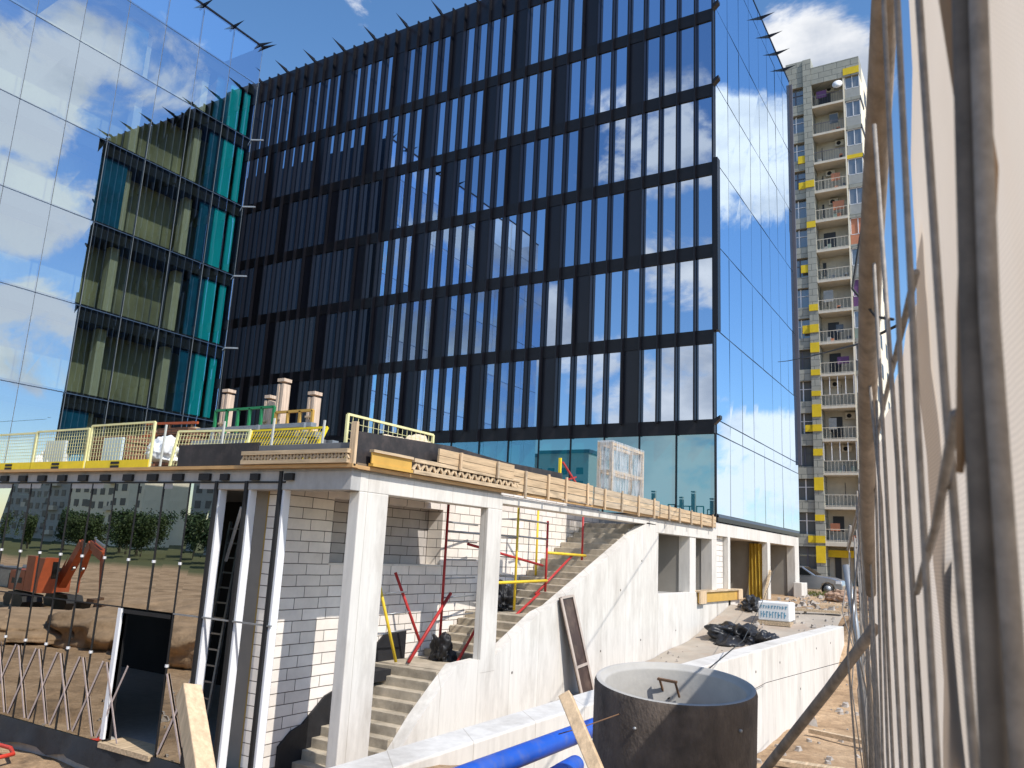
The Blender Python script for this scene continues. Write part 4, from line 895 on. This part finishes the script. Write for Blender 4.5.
for y0, y1, where in ((158,168,'l'),(187,196,'b'),(231,239,'p'),(275,285,'l'),(317,325,'p'),(337,347,'b'),(355,367,'p'),(382,389,'p'),(403,409,'p'),(415,430,'p'),(435,443,'b'),(458,466,'p'),(484,499,'p'),(519,526,'p'),(538,546,'b'),(546,565,'p')):
    zc, zh = (566-(y0+y1)/2)*.0932, (y1-y0)*.0932*.40; za, zb = zc-zh, zc+zh
    if where in 'lb': MB().box(-14.25, -13.62, AY-.08, AY+.01, za, zb).build('yellow_panel', YELT, ab)
    if where in 'pb': MB().box(-13.61, -12.84, AY-.22, AY-.16, za, zb).build('yellow_panel', YELT, ab)
LOGC = [None, 'g', 'y', 'g', 'g', 'o', 'g', 'p', 'gr', 'd', 'g', 'g', 'd', 'g', 'g']
CM = {'y': YELT, 'o': M('orange_loggia', (.55,.22,.12), .7, .1, 2), 'p': M('purple_loggia', (.14,.06,.16), .7, .1, 2), 'gr': M('green_loggia', (.22,.28,.24), .7, .1, 2), 'd': M('slate_loggia', (.10,.12,.14), .7, .1, 2), 'g': M('grey_loggia', (.34,.35,.34), .7, .1, 2)}
MB().box(-10.06, -9.94, AY-.05, AY+1.6, -1.0, 45.1).build('party_wall', SIDEW, ab)
rb2 = random.Random(3)
SLABE = M('pale_slab_edge', (.62,.57,.48), .9, .08, 2)
for i, z in enumerate(ZS):
    bal = MB().box(-12.84, -10.07, AY-.12, AY+1.6, z-.22, z).build('balcony', SLABE, ab)
    ra_ = MB().box(-12.8, -10.1, AY-.06, AY-.03, z+.98, z+1.03)
    nb_ = 12 if i < 3 else 9
    for k in range(nb_+1): x = -12.8+2.7*k/nb_; ra_.box(x-.009, x+.009, AY-.055, AY-.035, z, z+1.0)
    if i >= 3: ra_.box(-12.8, -10.1, AY-.04, AY-.03, z+.06, z+.10)
    ra_.build('railing', ENDG if i < 3 else SLABE, bal)
    if i < 14:
        wz = z
        MB().box(-12.3, -11.4, AY+1.55, AY+1.61, wz+.05, wz+2.2).build('balcony_door', DGW if rb2.random() < .3 else BEIGE, ab)
    if rb2.random() < .55:
        x = rb2.uniform(-12.4, -10.8); ac = MB().box(x, x+.8, AY+1.25, AY+1.58, z+1.95, z+2.5).build('air_conditioner', SLABE, ab)
        MB().tube([(x+.32, AY+1.24, z+2.22), (x+.32, AY+1.26, z+2.22)], .2, 14).build('fan', GASK, ac)
    if rb2.random() < .5:
        for q in range(3): x = rb2.uniform(-12.6, -10.5); MB().box(x, x+.3, AY+.2, AY+.5, z, z+rb2.uniform(.2, .6)).build('stored_box', CM[rb2.choice(['o','d','g','gr'])], bal)
    if rb2.random() < .3 and i > 3:
        gm = MB()
        for q in range(5): gm.box(-12.8+.66*q, -12.74+.66*q, AY-.03, AY+.02, z+1.04, z+FH-.25)
        gm.build('balcony_glazing', STEELW, bal)
    if rb2.random() < .45: x = rb2.uniform(-12.5, -11.2); MB().box(x, x+rb2.uniform(.5, 1.0), AY+.25, AY+.28, z+.9, z+rb2.uniform(1.5, 2.0)).build('laundry', CM[rb2.choice(['o', 'p', 'g', 'd'])], bal)
    x = rb2.uniform(-12.6, -12.2); MB().box(x, x+.9, AY+1.56, AY+1.6, z+.9, z+2.2).build('balcony_window', DGW, ab)
    # glazed loggia to the right
    c = LOGC[i] or 'g'
    MB().box(-9.93, -8.6, AY-.02, AY+.3, z-.25, z+.12).build('loggia_slab', YELT if c == 'y' else TILE, ab)
    MB().box(-9.9, -8.63, AY+.06, AY+.2, z+.12, z+1.05).build('loggia_panel', CM[c] if c != 'y' else CM['g'], ab)
    lf = MB(); za = z+1.05; zb = z+FH-.26
    for x in (-9.9, -9.28, -8.68): lf.box(x, x+.06, AY+.05, AY+.1, za, zb)
    lf.box(-9.9, -8.62, AY+.05, AY+.1, zb-.06, zb).box(-9.9, -8.62, AY+.05, AY+.1, za, za+.05)
    fo = lf.build('window', STEELW, ab)
    MB().quad((-9.85, AY+.12, za), (-8.65, AY+.12, za), (-8.65, AY+.12, zb), (-9.85, AY+.12, zb)).build('pane', AGL if c not in 'op' else CM[c], fo)
    MB().box(-8.64, -8.55, AY+.0, AY+2.2, z-.25, z+.1).build('loggia_return', DGW, ab)
MB().tube([(-10.5, AY-.2, ZS[0]+1.6), (-10.5, AY-.28, ZS[0]+1.62)], [.42, .46], 24).build('satellite_dish', STEELW, ab, smooth=True)
MB().box(-12.84, -8.7, AY-.2, AY+1.5, 1.7, 2.0).build('entrance_canopy', SLABE, ab)
MB().box(-12.4, -11.9, AY+1.5, AY+1.58, -1.5, 1.2).build('entrance_door', DGW, ab); MB().box(-10.9, -9.2, AY+1.5, AY+1.58, -1.5, 1.2).build('entrance_door', DGW, ab)
MB().box(-12.84, -8.7, AY+1.0, AY+1.3, .8, 1.4).build('entrance_panel', YELT, ab)

# ------------------------------------------------------------------ hanging cable
tag(MB().tube([(-6.78, 30, 7.43), (-4.93, 23.07, 5.72), (-3.06, 16.1, 4.04), (-1.17, 9, 2.36), (-.52, 6.5, 1.85)], .012, 6).build('hanging_cable', CABLE, smooth=True), 'black cable stretched across the mirrored facade towards the fence', 'cable')

# ------------------------------------------------------------------ fence on the right
def fx(y): return .092-.153*y
fe = thing('mesh_fence', (fx(1), 1, -1.65), 'rebar mesh fence with beige netting filling the right edge', 'fence')
def rod(pts, r_, mat=WIREM, n=8, name='rod'): return MB().tube(pts, r_, n).build(name, mat, fe, smooth=True)
rf = random.Random(8)
YS = [.73, .90, 1.09, 1.40, 1.74, 2.12, 2.6, 3.1, 3.6, 4.1, 4.5, 4.9, 5.3, 5.8, 6.3]
for i, y in enumerate(YS[1:]):
    z1 = 1.6 if y < 1.5 else (.95 if y < 2.6 else .55)
    rod([(fx(y)+rf.gauss(0, .006), y, -1.7), (fx(y)+rf.gauss(0, .006), y+rf.gauss(0, .01), -.6), (fx(y)+rf.gauss(0,.005), y+rf.gauss(0, .012), .2), (fx(y)+rf.gauss(0, .006), y+rf.gauss(0, .01), z1)], .0042 if y < 1.5 else .0046)
rod([(fx(.735)-.006, .735, -1.7), (fx(.735)+.002, .735, -.3), (fx(.735)+.012, .735, .2), (fx(.735)+.038, .735, .9), (fx(.735)+.06, .735, 1.6)], .0105, WIRED, 12, 'post')
rod([(fx(.70)+.010, .715, -1.7), (fx(.70)+.018, .715, .2), (fx(.70)+.042, .715, .9), (fx(.70)+.06, .715, 1.6)], .0075, WIREM, 12, 'post')
for z in (-1.3, .42): rod([(fx(y)+.012, y, z+.02*math.sin(y*3)) for y in (1.2, 2.2, 3.2, 4.5, 6.3)], .0055)
rod([(fx(.78), .78, .135), (fx(1.0), 1.0, .05), (fx(1.28), 1.28, -.02), (fx(1.33), 1.33, -.03)], .005, name='tie_bar')
MB().box(0, .05, -.09, .09, -.26, .04).build('clamp_plate', STEELG, fe, local=True).location = (.0, .42, 1.63)
# bent tangled rods at the far end
for i in range(20):
    y = rf.uniform(4.5, 8.5); a = rf.gauss(0, .05); b_ = rf.gauss(0, .05)
    rod([(fx(y)+a*.3, y, -1.75), (fx(y)+a, y+rf.gauss(0,.1), -1.0), (fx(y)+b_, y+rf.gauss(0,.1), -.4), (fx(y)+b_*.6, y+rf.gauss(0,.1), .0+rf.uniform(0,.4))], .005, name='bent_rod')
for i in range(4):
    y = 2.6+.9*i
    rod([(fx(y)+rf.gauss(0,.006), y, -1.75), (fx(y)+rf.gauss(0,.008), y, -.5), (fx(y)+rf.gauss(0,.008), y, .5 if y < 4 else .2)], .004)
# netting: near high sheet and far low sheet
def sheet(ylist, zfun, off, name):
    m_ = MB(); K = 26
    for j, y in enumerate(ylist):
        z0, z1 = zfun(y)
        for k in range(K+1):
            z = z0+(z1-z0)*k/K
            m_.v.append((fx(y)+off+.005*math.sin(z*7+y*9)+.003*math.sin(z*17-y*5), y, z))
    for j in range(len(ylist)-1):
        for k in range(K): m_.f.append((j*(K+1)+k, (j+1)*(K+1)+k, (j+1)*(K+1)+k+1, j*(K+1)+k+1))
    return m_.build(name, FAB, fe, smooth=True)
sheet([-.6+.08*i for i in range(29)], lambda y: (-1.75, 2.2 if y < .9 else max(.78, 2.2-1.9*(y-.9))), .05, 'netting')
sheet([1.45+.15*i for i in range(34)], lambda y: (-1.75, .60 if y < 2.2 else .60+.0*(y-2.2)), .075, 'netting')
FOLD = M('tan_canvas_fold', (.30, .20, .12), .9, .25, 3)
tag(MB().tube([(.07, .95, 1.5), (.03, .86, 1.1), (.006, .81, .82), (-.006, .785, .64), (-.009, .778, .54), (-.004, .774, .46), (.003, .77, .40), (.004, .766, .35), (-.001, .763, .29), (-.010, .757, .22), (-.018, .75, .15), (-.026, .745, .08)], [.03, .026, .02, .014, .010, .010, .013, .015, .014, .011, .007, .003], 14).build('canvas_fold', FOLD, smooth=True), 'tan rolled canvas hanging beside the nearest fence post', 'canvas')
# leaning timber poles tied to the fence
tag(MB().tube([(-.05, 1.25, 1.50), (-.133, 1.6, 1.15), (-.246, 2.15, .78), (-.345, 2.75, .50), (-.43, 3.3, .18), (-.48, 3.7, -.1)], [.024, .026, .029, .028, .025, .02], 12).build('timber_pole', WOODD, smooth=True), 'weathered brown pole slanting along the top of the fence', 'pole')
tag(MB().tube([(-.56, 4.4, -.28), (-.85, 4.75, -.65), (-1.35, 5.4, -1.25), (-1.75, 5.9, -1.75)], [.028, .028, .029, .03], 12).build('timber_pole', WOODD, smooth=True), 'brown log propping the fence at the lower right', 'pole')
tag(MB().tube([(-1.18, 7.6, .02), (-1.10, 7.5, -.5), (-1.02, 7.3, -1.3)], .028, 10).build('steel_tube', STEELG, smooth=True), 'grey tube standing at the far end of the fence', 'tube')
tag(MB().tube([(-1.1, 7.4, .35), (-1.14, 7.5, .15), (-.95, 6.8, .45), (-.8, 6, .75)], .012, 6).build('bent_wire', WIREM, smooth=True), 'bent wire arching above the grey tube at the fence end', 'wire')
tag(MB().tube([(-.28, 2.3, .95), (-.32, 2.35, .78), (-.25, 2.25, .66), (-.2, 2.15, .62)], .004, 6).build('loop_wire', CABLE, smooth=True), 'thin dark wire looped round the slanting pole', 'wire')

# ------------------------------------------------------------------ surroundings behind the viewer, seen mirrored in the glass
ex = thing('excavator', (-46, -6.5, -4.3), 'orange excavator mirrored in the glass front', 'excavator', rz=R(10))
def exb(name, mat, m_): return m_.build(name, mat, ex, local=True)
for s in (-1, 1): exb('track', GASK, MB().prism([(-1.6, 0), (1.6, 0), (1.9, .4), (1.6, .75), (-1.6, .75), (-1.9, .4)], 'y', s*.9-.25, s*.9+.25))
exb('body', ORNG, MB().box(-1.9, .6, -1.1, 1.1, .85, 1.9))
exb('counterweight', GASK, MB().box(-2.2, -1.91, -1.05, 1.05, .9, 1.7)); exb('engine_cover', GASK, MB().box(-1.6, .2, -1.0, .3, 1.91, 2.1)); exb('cylinder', STEELG, MB().bar((1.0,-.4,1.6),(2.6,-.4,2.3),.12).bar((3.6,-.4,3.95),(5.4,-.4,3.5),.12)); exb('stripe', GASK, MB().box(-1.5, .3, 1.1, 1.11, 1.2, 1.5))
exb('cab', ORNG, MB().box(.65, 1.8, .1, 1.1, .85, 2.7)); exb('cab_window', CARG, MB().box(.8, 1.82, .06, .5, 1.6, 2.5))
exb('boom', ORNG, MB().bar((1.2, -.4, 1.3), (3.4, -.4, 3.6), .4, .5).bar((3.4, -.4, 3.6), (5.6, -.4, 3.0), .36, .45))
exb('stick', ORNG, MB().bar((5.6, -.4, 3.1), (6.2, -.4, .9), .32, .4)); exb('bucket', RUST, MB().prism([(5.7,.9),(6.6,.9),(6.5,.2),(5.9,0),(5.5,.3)], 'y', -1, .2))
for i, (x, y, w_, d, h, mt, lab) in enumerate([(-120, -95, 34, 14, 30, CM['g'], 'grey apartment slab mirrored in the left panes'), (-168, -92, 26, 14, 40, SIDEW, 'cream apartment tower mirrored in the glass front'), (-205, -100, 40, 14, 34, CM['g'], 'long grey apartment slab mirrored at the far left'), (-88, -110, 20, 12, 22, SLABE, 'pale low apartment block mirrored near the door')]):
    hb = thing('apartment_building', (x, y, -3), lab, 'apartment building', 'apartment buildings across the site')
    MB().box(x-w_/2, x+w_/2, y-d/2, y+d/2, -3.5, h).build('wall', mt, hb)
    MB().box(x-w_/2-.3, x+w_/2+.3, y-d/2-.3, y+d/2+.3, h, h+.8).build('roof', ENDG, hb)
    nx_ = int(w_/3.2)
    for f in range(int(h/3)):
        m_ = MB(); b2 = MB()
        for k in range(nx_): xx = x-w_/2+1+k*3.2; m_.box(xx, xx+1.7, y+d/2, y+d/2+.08, f*3-.8, f*3+.7)
        m_.build('window', DGW, hb)
        if f % 2 == 0: MB().box(x-2, x+2.5, y+d/2, y+d/2+1.1, f*3-1.4, f*3-.3).build('balcony', SLABE, hb)
LEAF = M('leaf_green', (.045, .07, .018), .7, .5, 1.2); LEAF2 = M('dark_leaf', (.03, .06, .02), .7, .5, 1.2)
def tree(loc, h, label, slim=False, seed=1):
    rnd = random.Random(seed)
    t = thing('tree', loc, label, 'tree', 'trees behind the site'); t.location = loc
    tk = MB().tube([(0,0,-.3),(.1,0,h*.3),(0,.1,h*.75)], [h*.035, h*.025, h*.008], 8)
    for k in range(7): a = rnd.uniform(0,6.28); z = h*rnd.uniform(.25,.6); tk.tube([(0,0,z),(math.cos(a)*h*.2,math.sin(a)*h*.2,z+h*.18)], [h*.012,h*.004], 5)
    tk.build('trunk', WOODD, t, smooth=True, local=True)
    cr = MB(); w_ = .12 if slim else .28
    cl = [(Vector((rnd.gauss(0,w_*.6)*h, rnd.gauss(0,w_*.6)*h, h*rnd.uniform(.32,.95))), h*rnd.uniform(.07,.15)) for _ in range(26)]
    for c, s in cl:
        for _ in range(170):
            p = c+Vector((rnd.gauss(0,s), rnd.gauss(0,s), rnd.gauss(0,s*.8))); q = Vector((rnd.uniform(-1,1),rnd.uniform(-1,1),rnd.uniform(-1,1))).normalized(); u = q.orthogonal().normalized(); v = q.cross(u); l = h*.026
            cr.quad(p-u*l-v*l*.6, p+u*l-v*l*.5, p+u*l+v*l*.6, p-u*l+v*l*.5)
    cr.build('crown', LEAF if seed % 2 else LEAF2, t, local=True)
    return t
ta = tree((-60, -62, -3.6), 5.4, 'bushy tree mirrored in the panes nearest the door', seed=1)
tb_ = tree((-70, -66, -3.6), 6.4, 'broad dark tree second from the door in the mirrored row', seed=2)
for i, (x, y, s_, rz) in enumerate([(-80, -60, 0, 1), (-89, -66, 1, 2), (-98, -61, 0, 3), (-107, -66, 1, 4), (-116, -60, 0, 5), (-125, -65, 1, .5), (-135, -62, 0, 1.5), (-146, -66, 1, 2.5), (-158, -62, 0, 3.5)]):
    dup(ta if s_ == 0 else tb_, (x, y, -3.4), ['third', 'fourth', 'fifth', 'sixth', 'seventh', 'eighth', 'ninth', 'tenth', 'last'][i]+' tree of the mirrored row counted from the door side', rz=rz)
tree((13.5, 78, -1.5), 9, 'tall slim tree mirrored at the far end of the side facade', slim=True, seed=3)
tree((15.5, 79, -1.5), 8, 'slightly shorter slim tree mirrored beside the tall one', slim=True, seed=5)
for i, (x, y, z, w_, d, h, lab) in enumerate([(-62, -14, -4.35, 5, 2.2, 1.3, 'grey site cabin mirrored left of the excavator'), (-38, -14, -4.35, 2.6, 2.0, .9, 'low white skip mirrored right of the excavator')]):
    hb = thing('site_container', (x, y, z), lab, 'container')
    MB().box(x-w_/2, x+w_/2, y-d/2, y+d/2, z, z+h).build('body', STEELG if i == 0 else WHITEP, hb, bevel=.05)
    MB().box(x-w_/2-.05, x+w_/2+.05, y-d/2-.05, y+d/2+.05, z+h, z+h+.12).build('lid', GREYB, hb)
for i, (x, y, sx, sy, sz) in enumerate([(-29.5, -3.5, 5.0, 5, 1.3), (-36, 0, 6, 4, .7), (-41, 1.5, 5, 3, .5), (-24.5, -1, 3.5, 3, 1.2)]):
    o = blob('soil_mound', (x, y, -4.4), (sx, sy, sz), SAND, '', 'mound', 40+i, .22); del o['label'], o['category']; struct(o)
